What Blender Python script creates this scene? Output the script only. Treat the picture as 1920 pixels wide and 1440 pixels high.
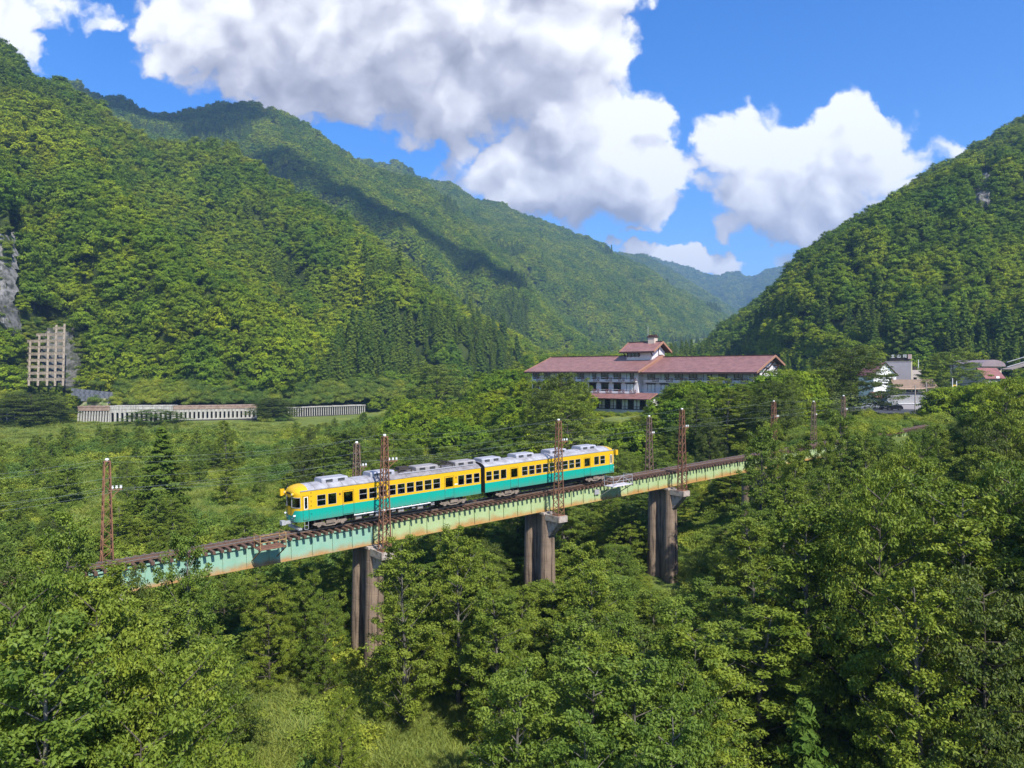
import bpy, math, random
import numpy as np
from mathutils import Matrix, Vector

for o in list(bpy.data.objects):
    bpy.data.objects.remove(o)
SC = bpy.context.scene
COL = SC.collection
R = math.radians
rng = np.random.default_rng(11)
random.seed(5)

# ------------------------------------------------------------------ camera, sky, sun, exposure
F = 1360.0
HZ = 700.0
cam = bpy.data.cameras.new('camera')
cam.sensor_width = 36.0
cam.lens = 36.0 * F / 1920.0
cam.shift_y = -(720.0 - HZ) / 1920.0
cam.clip_start = 0.5
cam.clip_end = 30000
camo = bpy.data.objects.new('camera', cam)
COL.objects.link(camo)
camo.rotation_euler = (R(90), 0, 0)
SC.camera = camo

SUN_AZ = math.atan2(0.511, -0.872)      # clockwise from +Y towards +X
SUN_EL = R(47)
sdir = Vector((math.sin(SUN_AZ) * math.cos(SUN_EL), math.cos(SUN_AZ) * math.cos(SUN_EL), math.sin(SUN_EL)))
sun = bpy.data.lights.new('sun', 'SUN')
sun.energy = 5.0
sun.angle = R(0.53)
sun.color = (1.0, 0.95, 0.86)
suno = bpy.data.objects.new('sun', sun)
COL.objects.link(suno)
suno.rotation_euler = sdir.to_track_quat('Z', 'Y').to_euler()

SC.view_settings.view_transform = 'Standard'
SC.view_settings.look = 'None'
SC.view_settings.gamma = 1
SC.view_settings.use_curve_mapping = False
SC.view_settings.exposure = 0.75
SC.cycles.use_denoising = True
SC.cycles.denoising_input_passes = 'RGB_ALBEDO_NORMAL'
SC.cycles.denoising_prefilter = 'ACCURATE'
SC.cycles.max_bounces = 7
SC.cycles.diffuse_bounces = 2
SC.cycles.glossy_bounces = 2
SC.cycles.transmission_bounces = 4
SC.cycles.transparent_max_bounces = 8
SC.cycles.caustics_reflective = False
SC.cycles.caustics_refractive = False

world = bpy.data.worlds.new('World')
SC.world = world
world.use_nodes = True


class NT:
    """small helper for building node trees"""
    def __init__(self, tree):
        self.t = tree

    def n(self, typ, **kw):
        nd = self.t.nodes.new(typ)
        for k, v in kw.items():
            setattr(nd, k, v)
        return nd

    def link(self, a, b):
        self.t.links.new(a, b)

    def put(self, sock, v):
        if isinstance(v, bpy.types.NodeSocket):
            self.link(v, sock)
        else:
            sock.default_value = v

    def m(self, op, a, b=0.0, c=0.0, clamp=False):
        nd = self.n('ShaderNodeMath', operation=op, use_clamp=clamp)
        self.put(nd.inputs[0], a)
        self.put(nd.inputs[1], b)
        self.put(nd.inputs[2], c)
        return nd.outputs[0]

    def v(self, op, a, b=(0, 0, 0)):
        nd = self.n('ShaderNodeVectorMath', operation=op)
        self.put(nd.inputs[0], a)
        self.put(nd.inputs[1], b)
        return nd.outputs['Value'] if op in ('DOT_PRODUCT', 'LENGTH', 'DISTANCE') else nd.outputs[0]

    def scale(self, a, s):
        nd = self.n('ShaderNodeVectorMath', operation='SCALE')
        self.put(nd.inputs[0], a)
        self.put(nd.inputs['Scale'], s)
        return nd.outputs[0]

    def noise(self, vec, scale, detail=4.0, rough=0.55, dist=0.0, dim='3D', typ='FBM', color=False):
        nd = self.n('ShaderNodeTexNoise', noise_dimensions=dim)
        if vec is not None:
            self.link(vec, nd.inputs['Vector'])
        nd.inputs['Scale'].default_value = scale
        nd.inputs['Detail'].default_value = detail
        nd.inputs['Roughness'].default_value = rough
        nd.inputs['Distortion'].default_value = dist
        return nd.outputs['Color' if color else 'Fac']

    def ss(self, x, lo, hi, a=0.0, b=1.0):
        nd = self.n('ShaderNodeMapRange', interpolation_type='SMOOTHSTEP')
        self.put(nd.inputs[0], x)
        nd.inputs[1].default_value = lo
        nd.inputs[2].default_value = hi
        nd.inputs[3].default_value = a
        nd.inputs[4].default_value = b
        return nd.outputs[0]

    def mixc(self, f, a, b, mode='MIX'):
        nd = self.n('ShaderNodeMix', data_type='RGBA', blend_type=mode)
        self.put(nd.inputs[0], f)
        self.put(nd.inputs[6], a)
        self.put(nd.inputs[7], b)
        return nd.outputs[2]

    def ramp(self, f, stops):
        nd = self.n('ShaderNodeValToRGB')
        self.put(nd.inputs[0], f)
        el = nd.color_ramp.elements
        while len(el) < len(stops):
            el.new(0.5)
        for e, (p, c) in zip(el, stops):
            e.position = p
            e.color = (*c, 1)
        return nd.outputs[0]


def c4(c):
    return (*c, 1.0)


# sky: Nishita with cumulus clouds mixed over it by direction (u = x/y, v = z/y in front)
wn = NT(world.node_tree)
world.node_tree.nodes.clear()
sky = wn.n('ShaderNodeTexSky', sky_type='NISHITA', sun_disc=False, sun_elevation=SUN_EL, sun_rotation=SUN_AZ,
           altitude=500, air_density=1.0, dust_density=0.25, ozone_density=3.5)
hsv = wn.n('ShaderNodeHueSaturation')
hsv.inputs['Saturation'].default_value = 1.36
hsv.inputs['Hue'].default_value = 0.512
hsv.inputs['Value'].default_value = 1.0
wn.link(sky.outputs[0], hsv.inputs['Color'])
bg_sky = wn.n('ShaderNodeBackground')
wn.link(hsv.outputs[0], bg_sky.inputs[0])
bg_sky.inputs[1].default_value = 0.14

# (px, py, rx, ry, weight) of the cumulus masses, photograph pixels turned into directions
BLOBS = [
    # big cloud, upper part
    (455, 20, 180, 115, 1.0), (380, 85, 100, 60, .75), (620, 60, 260, 160, 1.1), (640, 190, 80, 55, .75), (860, 60, 260, 180, 1.2),
    (1010, 90, 165, 150, 1.2), (850, 180, 160, 75, 1.0), (500, 130, 120, 60, .8), (1000, -60, 200, 130, 1.1), (700, -60, 400, 120, 1.1),
    # big cloud, lower lobe
    (1110, 250, 130, 95, 1.1), (1160, 330, 120, 90, 1.1), (1010, 340, 165, 80, 1.0), (1090, 385, 125, 42, .75), (1190, 225, 50, 52, .85),
    (1180, 436, 34, 12, .4),
    # right cloud
    (1380, 265, 95, 75, 1.05), (1470, 290, 120, 90, 1.0), (1600, 280, 100, 85, 1.05), (1628, 255, 62, 46, .8), (1680, 305, 60, 46, .85),
    (1480, 370, 150, 80, .9), (1350, 360, 55, 45, .6), (1430, 420, 95, 34, .7), (1540, 395, 80, 50, .65), (1500, 470, 60, 22, .35),
    # low bright bank behind the far ridge
    (1200, 478, 60, 16, .8), (1290, 496, 80, 22, .9), (1150, 462, 26, 12, .6),
    # left edge and wisps
    (-10, 30, 75, 75, .95), (45, 90, 40, 40, .6), (130, 10, 80, 45, .42), (852, 268, 30, 58, .55), (775, 245, 40, 30, .3),
    (1740, 285, 70, 30, .42), (1680, 350, 70, 40, .45), (1560, 455, 60, 30, .4),
    (-300, 150, 260, 160, 1.0), (2250, 60, 260, 90, .9), (400, -420, 420, 120, 1.0), (1400, -520, 300, 120, 1.0),
]


def cloud_group(fine):
    g = bpy.data.node_groups.new('cloud_density', 'ShaderNodeTree')
    g.interface.new_socket('Vector', in_out='INPUT', socket_type='NodeSocketVector')
    g.interface.new_socket('Density', in_out='OUTPUT', socket_type='NodeSocketFloat')
    w = NT(g)
    gi = w.n('NodeGroupInput')
    go = w.n('NodeGroupOutput')
    p = gi.outputs[0]
    # warp the outline
    w1 = w.noise(p, 5.0, 2.0, 0.5, color=True)
    w2 = w.noise(p, 15.0, 4.0 if fine else 1.0, 0.58, color=True)
    q = w.v('ADD', p, w.scale(w.v('SUBTRACT', w1, (.5, .5, .5)), 0.085))
    q = w.v('ADD', q, w.scale(w.v('SUBTRACT', w2, (.5, .5, .5)), 0.09))
    acc = None
    for (px, py, rx, ry, wt) in BLOBS:
        u, v = (px - 960) / F, (HZ - py) / F
        d = w.v('MULTIPLY', w.v('SUBTRACT', q, (u, v, 0)), (F / rx / 1.25, F / ry / 1.25, 0))
        r2 = w.v('DOT_PRODUCT', d, d)
        val = w.m('MULTIPLY', w.m('SUBTRACT', 1.0, r2), wt)
        if acc is None:
            acc = w.m('MAXIMUM', val, -1.0)
        else:
            acc = w.m('SMOOTH_MAX', acc, val, 0.12)
    # billows
    vo = w.n('ShaderNodeTexVoronoi', feature='SMOOTH_F1', voronoi_dimensions='2D')
    w.link(q, vo.inputs['Vector'])
    vo.inputs['Scale'].default_value = 17.0
    vo.inputs['Detail'].default_value = 1.5 if fine else 0.0
    vo.inputs['Roughness'].default_value = 0.5
    vo.inputs['Smoothness'].default_value = 0.6
    bill = w.m('SUBTRACT', 0.52, vo.outputs['Distance'])
    fb = w.m('SUBTRACT', w.noise(q, 8.0, 10.0 if fine else 2.5, 0.62 if fine else 0.5), 0.5)
    tot = w.m('ADD', acc, w.m('MULTIPLY', bill, 0.55))
    tot = w.m('ADD', tot, w.m('MULTIPLY', fb, 1.25))
    w.link(tot, go.inputs[0])
    return g


tc = wn.n('ShaderNodeTexCoord')
sep = wn.n('ShaderNodeSeparateXYZ')
wn.link(tc.outputs['Generated'], sep.inputs[0])
ysafe = wn.m('MAXIMUM', wn.m('ABSOLUTE', sep.outputs[1]), 0.12)
uu = wn.m('DIVIDE', sep.outputs[0], ysafe)
vv = wn.m('DIVIDE', sep.outputs[2], ysafe)
cmb = wn.n('ShaderNodeCombineXYZ')
wn.link(uu, cmb.inputs[0])
wn.link(vv, cmb.inputs[1])
CG, CGS = cloud_group(True), cloud_group(False)


def dens(vec, grp):
    nd = wn.n('ShaderNodeGroup')
    nd.node_tree = grp
    wn.link(vec, nd.inputs[0])
    return nd.outputs[0]


d0 = dens(cmb.outputs[0], CG)
s0 = dens(cmb.outputs[0], CGS)
s1 = dens(wn.v('ADD', cmb.outputs[0], (0.014, 0.042, 0)), CGS)
s2 = dens(wn.v('ADD', cmb.outputs[0], (0.030, 0.105, 0)), CGS)
cover = wn.ss(d0, 0.0, 0.40)
cover = wn.m('MULTIPLY', cover, wn.ss(sep.outputs[2], -0.02, 0.03))
# light: a part of the cloud with more cloud above it, towards the sun, is self shaded
slope = wn.m('SUBTRACT', s0, s1)
above = wn.ss(s2, 0.15, 1.25)
fine = wn.m('SUBTRACT', d0, s0)
lit = wn.m('ADD', wn.m('MULTIPLY', slope, 0.75), 0.93)
lit = wn.m('ADD', lit, wn.m('MULTIPLY', fine, 0.60))
lit = wn.m('SUBTRACT', lit, wn.m('MULTIPLY', above, 0.36), clamp=True)
ccol = wn.ramp(lit, [(0.08, (0.32, 0.32, 0.37)), (0.42, (0.50, 0.50, 0.56)), (0.70, (0.73, 0.73, 0.77)), (0.95, (0.95, 0.95, 0.96))])
bg_cl = wn.n('ShaderNodeBackground')
wn.link(ccol, bg_cl.inputs[0])
bg_cl.inputs[1].default_value = 0.82
mx = wn.n('ShaderNodeMixShader')
wn.link(cover, mx.inputs[0])
wn.link(bg_sky.outputs[0], mx.inputs[1])
wn.link(bg_cl.outputs[0], mx.inputs[2])
wo = wn.n('ShaderNodeOutputWorld')
wn.link(mx.outputs[0], wo.inputs[0])
world.cycles.sampling_method = 'MANUAL'
world.cycles.sample_map_resolution = 512


# ------------------------------------------------------------------ helpers
def P(px, py, d):
    """photograph pixel and distance along the view axis -> point in the world (camera at the origin)"""
    return Vector(((px - 960) / F * d, d, (HZ - py) / F * d))


def link(o):
    COL.objects.link(o)
    return o


def tag(o, label=None, cat=None, group=None, kind=None):
    if label:
        o['label'] = label
    if cat:
        o['category'] = cat
    if group:
        o['group'] = group
    if kind:
        o['kind'] = kind
    return o


def empty(name, loc=(0, 0, 0), rz=0.0, label=None, cat=None, group=None):
    o = bpy.data.objects.new(name, None)
    link(o)
    o.location = loc
    o.rotation_euler = (0, 0, rz)
    o.empty_display_size = 0.2
    return tag(o, label, cat, group)


def kids(o):
    return [c for c in KIDS.get(o.name, [])]


KIDS = {}


def put(name, mesh, parent=None, mats=None):
    o = bpy.data.objects.new(name, mesh)
    link(o)
    if mats:
        for m in (mats if isinstance(mats, (list, tuple)) else [mats]):
            mesh.materials.append(m)
    if parent is not None:
        o.parent = parent
        KIDS.setdefault(parent.name, []).append(o)
    return o


def copy_tree(o, parent=None):
    c = o.copy()
    link(c)
    if parent is not None:
        c.parent = parent
        KIDS.setdefault(parent.name, []).append(c)
    for ch in kids(o):
        copy_tree(ch, c)
    return c


def mesh_np(name, verts, faces, mat_idx=None, tint=None, smooth=False):
    """faces: (n,k) int array, all the same k"""
    me = bpy.data.meshes.new(name)
    verts = np.asarray(verts, dtype=np.float32)
    faces = np.asarray(faces, dtype=np.int32)
    n, k = faces.shape
    me.vertices.add(len(verts))
    me.vertices.foreach_set('co', verts.ravel())
    me.loops.add(n * k)
    me.loops.foreach_set('vertex_index', faces.ravel())
    me.polygons.add(n)
    me.polygons.foreach_set('loop_start', np.arange(0, n * k, k, dtype=np.int32))
    if mat_idx is not None:
        me.polygons.foreach_set('material_index', np.asarray(mat_idx, dtype=np.int32))
    me.polygons.foreach_set('use_smooth', np.full(n, smooth, dtype=bool))
    me.update(calc_edges=True)
    if tint is not None:
        a = me.attributes.new('tint', 'FLOAT', 'FACE')
        a.data.foreach_set('value', np.asarray(tint, dtype=np.float32))
    return me


class MB:
    """collects polygons, then becomes ONE mesh"""
    def __init__(self):
        self.v, self.f, self.mi = [], [], []

    def poly(self, pts, mi=0):
        i = len(self.v)
        self.v += [tuple(p) for p in pts]
        self.f.append(tuple(range(i, i + len(pts))))
        self.mi.append(mi)

    def box(self, c, s, mi=0, rz=0.0):
        x, y, z = s[0] / 2, s[1] / 2, s[2] / 2
        ca, sa = math.cos(rz), math.sin(rz)
        i = len(self.v)
        for dz in (-z, z):
            for dx, dy in ((-x, -y), (x, -y), (x, y), (-x, y)):
                self.v.append((c[0] + dx * ca - dy * sa, c[1] + dx * sa + dy * ca, c[2] + dz))
        for q in ((3, 2, 1, 0), (4, 5, 6, 7), (0, 1, 5, 4), (1, 2, 6, 5), (2, 3, 7, 6), (3, 0, 4, 7)):
            self.f.append(tuple(i + k for k in q))
            self.mi.append(mi)

    def bb(self, x0, x1, y0, y1, z0, z1, mi=0):
        self.box(((x0 + x1) / 2, (y0 + y1) / 2, (z0 + z1) / 2), (abs(x1 - x0), abs(y1 - y0), abs(z1 - z0)), mi)

    def bar(self, a, b, w, h=None, mi=0, up=(0, 0, 1)):
        a, b = Vector(a), Vector(b)
        d = (b - a).normalized()
        u = Vector(up)
        if abs(d.dot(u)) > 0.98:
            u = Vector((1, 0, 0))
        s = d.cross(u).normalized()
        t = s.cross(d).normalized()
        h = h or w
        i = len(self.v)
        for q in (a, b):
            for sx, tx in ((-1, -1), (1, -1), (1, 1), (-1, 1)):
                self.v.append(tuple(q + s * (sx * w / 2) + t * (tx * h / 2)))
        for q in ((3, 2, 1, 0), (4, 5, 6, 7), (0, 1, 5, 4), (1, 2, 6, 5), (2, 3, 7, 6), (3, 0, 4, 7)):
            self.f.append(tuple(i + k for k in q))
            self.mi.append(mi)

    def tube(self, pts, r, seg=6, mi=0, caps=True):
        pts = [Vector(p) for p in pts]
        rr = r if isinstance(r, (list, tuple)) else [r] * len(pts)
        base = len(self.v)
        for k, p in enumerate(pts):
            d = (pts[min(k + 1, len(pts) - 1)] - pts[max(k - 1, 0)]).normalized()
            u = Vector((0, 0, 1)) if abs(d.z) < 0.9 else Vector((1, 0, 0))
            s = d.cross(u).normalized()
            t = s.cross(d).normalized()
            for j in range(seg):
                a = 2 * math.pi * j / seg
                self.v.append(tuple(p + s * (math.cos(a) * rr[k]) + t * (math.sin(a) * rr[k])))
        for k in range(len(pts) - 1):
            for j in range(seg):
                a, b = base + k * seg + j, base + k * seg + (j + 1) % seg
                self.f.append((a, b, b + seg, a + seg))
                self.mi.append(mi)
        if caps:
            self.f.append(tuple(base + j for j in reversed(range(seg))))
            self.mi.append(mi)
            self.f.append(tuple(base + (len(pts) - 1) * seg + j for j in range(seg)))
            self.mi.append(mi)

    def prism(self, outline, axis, a, b, mi=0):
        """outline: 2-d points; axis 0/1/2 is extruded from a to b"""
        def mk(p, t):
            q = list(p)
            q.insert(axis, t)
            return tuple(q)
        n = len(outline)
        i = len(self.v)
        self.v += [mk(p, a) for p in outline] + [mk(p, b) for p in outline]
        self.f.append(tuple(i + k for k in reversed(range(n))))
        self.f.append(tuple(i + n + k for k in range(n)))
        self.mi += [mi, mi]
        for k in range(n):
            j = (k + 1) % n
            self.f.append((i + k, i + j, i + n + j, i + n + k))
            self.mi.append(mi)

    def mesh(self, name, mats=None, smooth=False):
        me = bpy.data.meshes.new(name)
        me.from_pydata(self.v, [], self.f)
        me.polygons.foreach_set('material_index', self.mi)
        if smooth:
            me.polygons.foreach_set('use_smooth', [True] * len(self.f))
        if mats:
            for m in (mats if isinstance(mats, (list, tuple)) else [mats]):
                me.materials.append(m)
        me.update()
        return me

    def build(self, name, mats, parent=None, smooth=False):
        return put(name, self.mesh(name, mats, smooth), parent)


def hash2(ix, iy, seed):
    h = (ix.astype(np.int64) * 374761393 + iy.astype(np.int64) * 668265263 + seed * 1442695041) & 0xFFFFFFFF
    h = ((h ^ (h >> 13)) * 1274126177) & 0xFFFFFFFF
    h = h ^ (h >> 16)
    return (h & 0xFFFF) / 65535.0


def vnoise(x, y, seed=0):
    x, y = np.asarray(x, float), np.asarray(y, float)
    ix, iy = np.floor(x), np.floor(y)
    fx, fy = x - ix, y - iy
    fx, fy = fx * fx * (3 - 2 * fx), fy * fy * (3 - 2 * fy)
    a, b = hash2(ix, iy, seed), hash2(ix + 1, iy, seed)
    c, d = hash2(ix, iy + 1, seed), hash2(ix + 1, iy + 1, seed)
    return (a * (1 - fx) + b * fx) * (1 - fy) + (c * (1 - fx) + d * fx) * fy


def fbm(x, y, seed=0, oct=4, gain=0.5):
    s, a, t = 0.0, 1.0, 0.0
    for i in range(oct):
        s = s + a * vnoise(x * 2 ** i, y * 2 ** i, seed + i * 17)
        t += a
        a *= gain
    return s / t


def sstep(x, a, b):
    t = np.clip((np.asarray(x, float) - a) / (b - a), 0, 1)
    return t * t * (3 - 2 * t)


# ------------------------------------------------------------------ materials
def new_mat(name):
    m = bpy.data.materials.new(name)
    m.use_nodes = True
    m.node_tree.nodes.clear()
    w = NT(m.node_tree)
    out = w.n('ShaderNodeOutputMaterial')
    return m, w, out


def mat(name, col, rough=0.6, var=0.0, scale=3.0, col2=None, metal=0.0, spec=0.4, bump=0.0, bscale=None, detail=6.0, lo=.35, hi=.65, stretch=None):
    m, w, out = new_mat(name)
    b = w.n('ShaderNodeBsdfPrincipled')
    b.inputs['Roughness'].default_value = rough
    b.inputs['Metallic'].default_value = metal
    b.inputs['Specular IOR Level'].default_value = spec
    tcn = w.n('ShaderNodeTexCoord')
    vec = tcn.outputs['Object']
    if stretch:
        vec = w.v('MULTIPLY', vec, stretch)
    if col2 is not None or var > 0:
        if col2 is None:
            col2 = tuple(c * (1 - var) for c in col)
        f = w.ss(w.noise(vec, scale, detail, 0.65), lo, hi)
        w.link(w.mixc(f, c4(col), c4(col2)), b.inputs['Base Color'])
    else:
        b.inputs['Base Color'].default_value = c4(col)
    if bump > 0:
        bp = w.n('ShaderNodeBump')
        bp.inputs['Strength'].default_value = bump
        bp.inputs['Distance'].default_value = 0.05
        w.link(w.noise(vec, bscale or scale * 4, 5, 0.6), bp.inputs['Height'])
        w.link(bp.outputs[0], b.inputs['Normal'])
    w.link(b.outputs[0], out.inputs[0])
    return m


def leaf_mat(name, dark, light, hue_cols, trans=0.30, rough=0.5, spec=0.25, obj_w=0.75, patch=0.0):
    """foliage: per-leaf attribute 'tint' and a random value per tree choose the green"""
    m, w, out = new_mat(name)
    at = w.n('ShaderNodeAttribute', attribute_name='tint')
    oi = w.n('ShaderNodeObjectInfo')
    base = w.mixc(at.outputs['Fac'], c4(dark), c4(light))
    n = len(hue_cols)
    hue = w.ramp(oi.outputs['Random'], [(i / max(n - 1, 1), c) for i, c in enumerate(hue_cols)])
    colr = w.mixc(obj_w, base, w.mixc(1.0, base, hue, 'MULTIPLY'))
    if patch:
        # stands of different species: paler and darker greens in patches over the slope
        ge = w.n('ShaderNodeNewGeometry')
        f1 = w.ss(w.noise(ge.outputs['Position'], patch, 3.0, .55), .36, .64)
        colr = w.mixc(1.0, colr, w.mixc(f1, c4((0.64, 0.80, 0.95)), c4((1.25, 1.18, 0.95))), 'MULTIPLY')
    b = w.n('ShaderNodeBsdfPrincipled')
    b.inputs['Roughness'].default_value = rough
    b.inputs['Specular IOR Level'].default_value = spec
    w.link(colr, b.inputs['Base Color'])
    tr = w.n('ShaderNodeBsdfTranslucent')
    tcol = w.mixc(1.0, colr, c4((1.5, 1.35, 0.5)), 'MULTIPLY')
    w.link(tcol, tr.inputs[0])
    mixs = w.n('ShaderNodeMixShader')
    mixs.inputs[0].default_value = trans
    w.link(b.outputs[0], mixs.inputs[1])
    w.link(tr.outputs[0], mixs.inputs[2])
    w.link(mixs.outputs[0], out.inputs[0])
    return m


HUES = [(0.9, 0.95, 0.9), (1.35, 1.18, 0.75), (0.58, 0.72, 0.8), (1.05, 1.0, 1.0), (0.72, 0.88, 0.95), (1.42, 1.25, 0.75), (0.8, 0.85, 0.9), (1.15, 0.95, 0.8)]
HUES_CALM = [(1.0, 1.0, 1.0), (1.25, 1.14, 0.9), (0.74, 0.85, 0.95), (1.1, 1.05, 1.0), (1.28, 1.15, 0.85), (0.62, 0.76, 0.85), (0.95, 1.0, 1.05)]
M_LEAF = leaf_mat('broad_leaves', (0.078, 0.128, 0.013), (0.212, 0.272, 0.036), HUES_CALM, 0.24, rough=0.5, spec=0.2)
M_CANOPY = leaf_mat('canopy_leaves', (0.085, 0.142, 0.010), (0.255, 0.325, 0.024), HUES, 0.22, rough=0.7, spec=.1, obj_w=.8, patch=.016)
M_CEDAR = leaf_mat('cedar_needles', (0.080, 0.135, 0.018), (0.150, 0.210, 0.030), HUES_CALM, 0.28, rough=0.7, spec=.1)
M_SHRUB = leaf_mat('shrub_leaves', (0.115, 0.175, 0.024), (0.29, 0.345, 0.065), HUES_CALM, 0.30, rough=0.6, spec=.15, obj_w=.8, patch=.05)
M_DARKLEAF = leaf_mat('dark_leaves', (0.042, 0.070, 0.010), (0.130, 0.165, 0.022), HUES_CALM, 0.2, rough=0.5, spec=.25, obj_w=.4)
M_GRASS = leaf_mat('grass_blades', (0.16, 0.225, 0.04), (0.33, 0.37, 0.09), HUES_CALM, 0.34, rough=0.6)
M_BARK = mat('bark', (0.10, 0.085, 0.065), 0.9, 0.5, 6.0, stretch=(1, 1, .25))
M_BARK_PALE = mat('pale_bark', (0.17, 0.155, 0.13), 0.9, 0.5, 5.0, stretch=(1, 1, .3))


def ground_mat():
    m, w, out = new_mat('meadow_soil')
    b = w.n('ShaderNodeBsdfPrincipled')
    b.inputs['Roughness'].default_value = 0.9
    b.inputs['Specular IOR Level'].default_value = 0.1
    tcn = w.n('ShaderNodeTexCoord')
    o = tcn.outputs['Object']
    f1 = w.ss(w.noise(o, 0.03, 5, 0.6), .35, .65)
    f2 = w.ss(w.noise(o, 0.25, 6, 0.7), .35, .68)
    f3 = w.ss(w.noise(o, 3.0, 6, 0.7), .35, .68)
    c = w.mixc(f1, c4((0.13, 0.185, 0.03)), c4((0.20, 0.235, 0.045)))
    c = w.mixc(f2, c, c4((0.08, 0.125, 0.022)))
    c = w.mixc(w.m('MULTIPLY', f3, .5), c, c4((0.17, 0.17, 0.06)))
    w.link(c, b.inputs['Base Color'])
    bp = w.n('ShaderNodeBump')
    bp.inputs['Strength'].default_value = 0.8
    bp.inputs['Distance'].default_value = 0.3
    w.link(w.noise(o, 2.5, 8, 0.7), bp.inputs['Height'])
    w.link(bp.outputs[0], b.inputs['Normal'])
    w.link(b.outputs[0], out.inputs[0])
    return m


M_GROUND = ground_mat()
M_HILL = mat('forest_floor', (0.050, 0.070, 0.018), 0.95, 0.5, 0.05, spec=0.05)

# ------------------------------------------------------------------ ground sheet
YV = [-200, 0, 60, 110, 150, 200, 310, 385, 440, 640, 1000, 1500, 2000, 3000, 5000, 9000]
ZV = [-27, -27, -26.5, -25, -24, -22.5, -21, -21.2, -16, 2, 24, 58, 105, 215, 420, 420]
XB = ([-200, 0, 40, 90, 115, 150, 185, 230, 300, 640], [170, 140, 100, 62, 48, 33, 14, -2, -10, 20])
YP = [-200, 110, 230, 300, 400, 640, 9000]
ZP = [-11.5, -11.5, -10.5, -4, 0, 6, 420]


def ground_z(x, y):
    x, y = np.asarray(x, float), np.asarray(y, float)
    zv = np.interp(y, YV, ZV)
    zp = np.maximum(np.interp(y, YP, ZP), zv)
    xb = np.interp(y, *XB)
    m = sstep(x, xb - 16, xb + 8)
    # the road bench at the foot of the left slope
    z = zv * (1 - m) + zp * m
    near = np.clip(1 - np.abs(y) / 800, 0, 1)
    z = z + (fbm(x * 0.05, y * 0.05, 3) - 0.5) * 2.2 * near + (fbm(x * 0.3, y * 0.3, 9, 3) - 0.5) * 0.6 * near
    return z


def gz(x, y):
    return float(ground_z(np.array([x]), np.array([y]))[0])


def axis_vals(fine0, fine1, step, far0, far1, grow=1.18):
    a = list(np.arange(fine0, fine1 + step, step))
    s, v = step, fine1
    while v < far1:
        s *= grow
        v += s
        a.append(v)
    s, v, pre = step, fine0, []
    while v > far0:
        s *= grow
        v -= s
        pre.append(v)
    return np.array(pre[::-1] + a)


gx = axis_vals(-150, 150, 2.5, -9000, 9000)
gy = axis_vals(0, 340, 2.5, -900, 12000)
GX, GY = np.meshgrid(gx, gy)
GZ = ground_z(GX, GY)
nx, ny = len(gx), len(gy)
ii = (np.arange(ny - 1)[:, None] * nx + np.arange(nx - 1)[None, :]).ravel()
gfaces = np.stack([ii, ii + 1, ii + nx + 1, ii + nx], 1)
go_ = put('ground', mesh_np('ground', np.stack([GX.ravel(), GY.ravel(), GZ.ravel()], 1), gfaces, smooth=True), None, M_GROUND)
go_['kind'] = 'structure'


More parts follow.
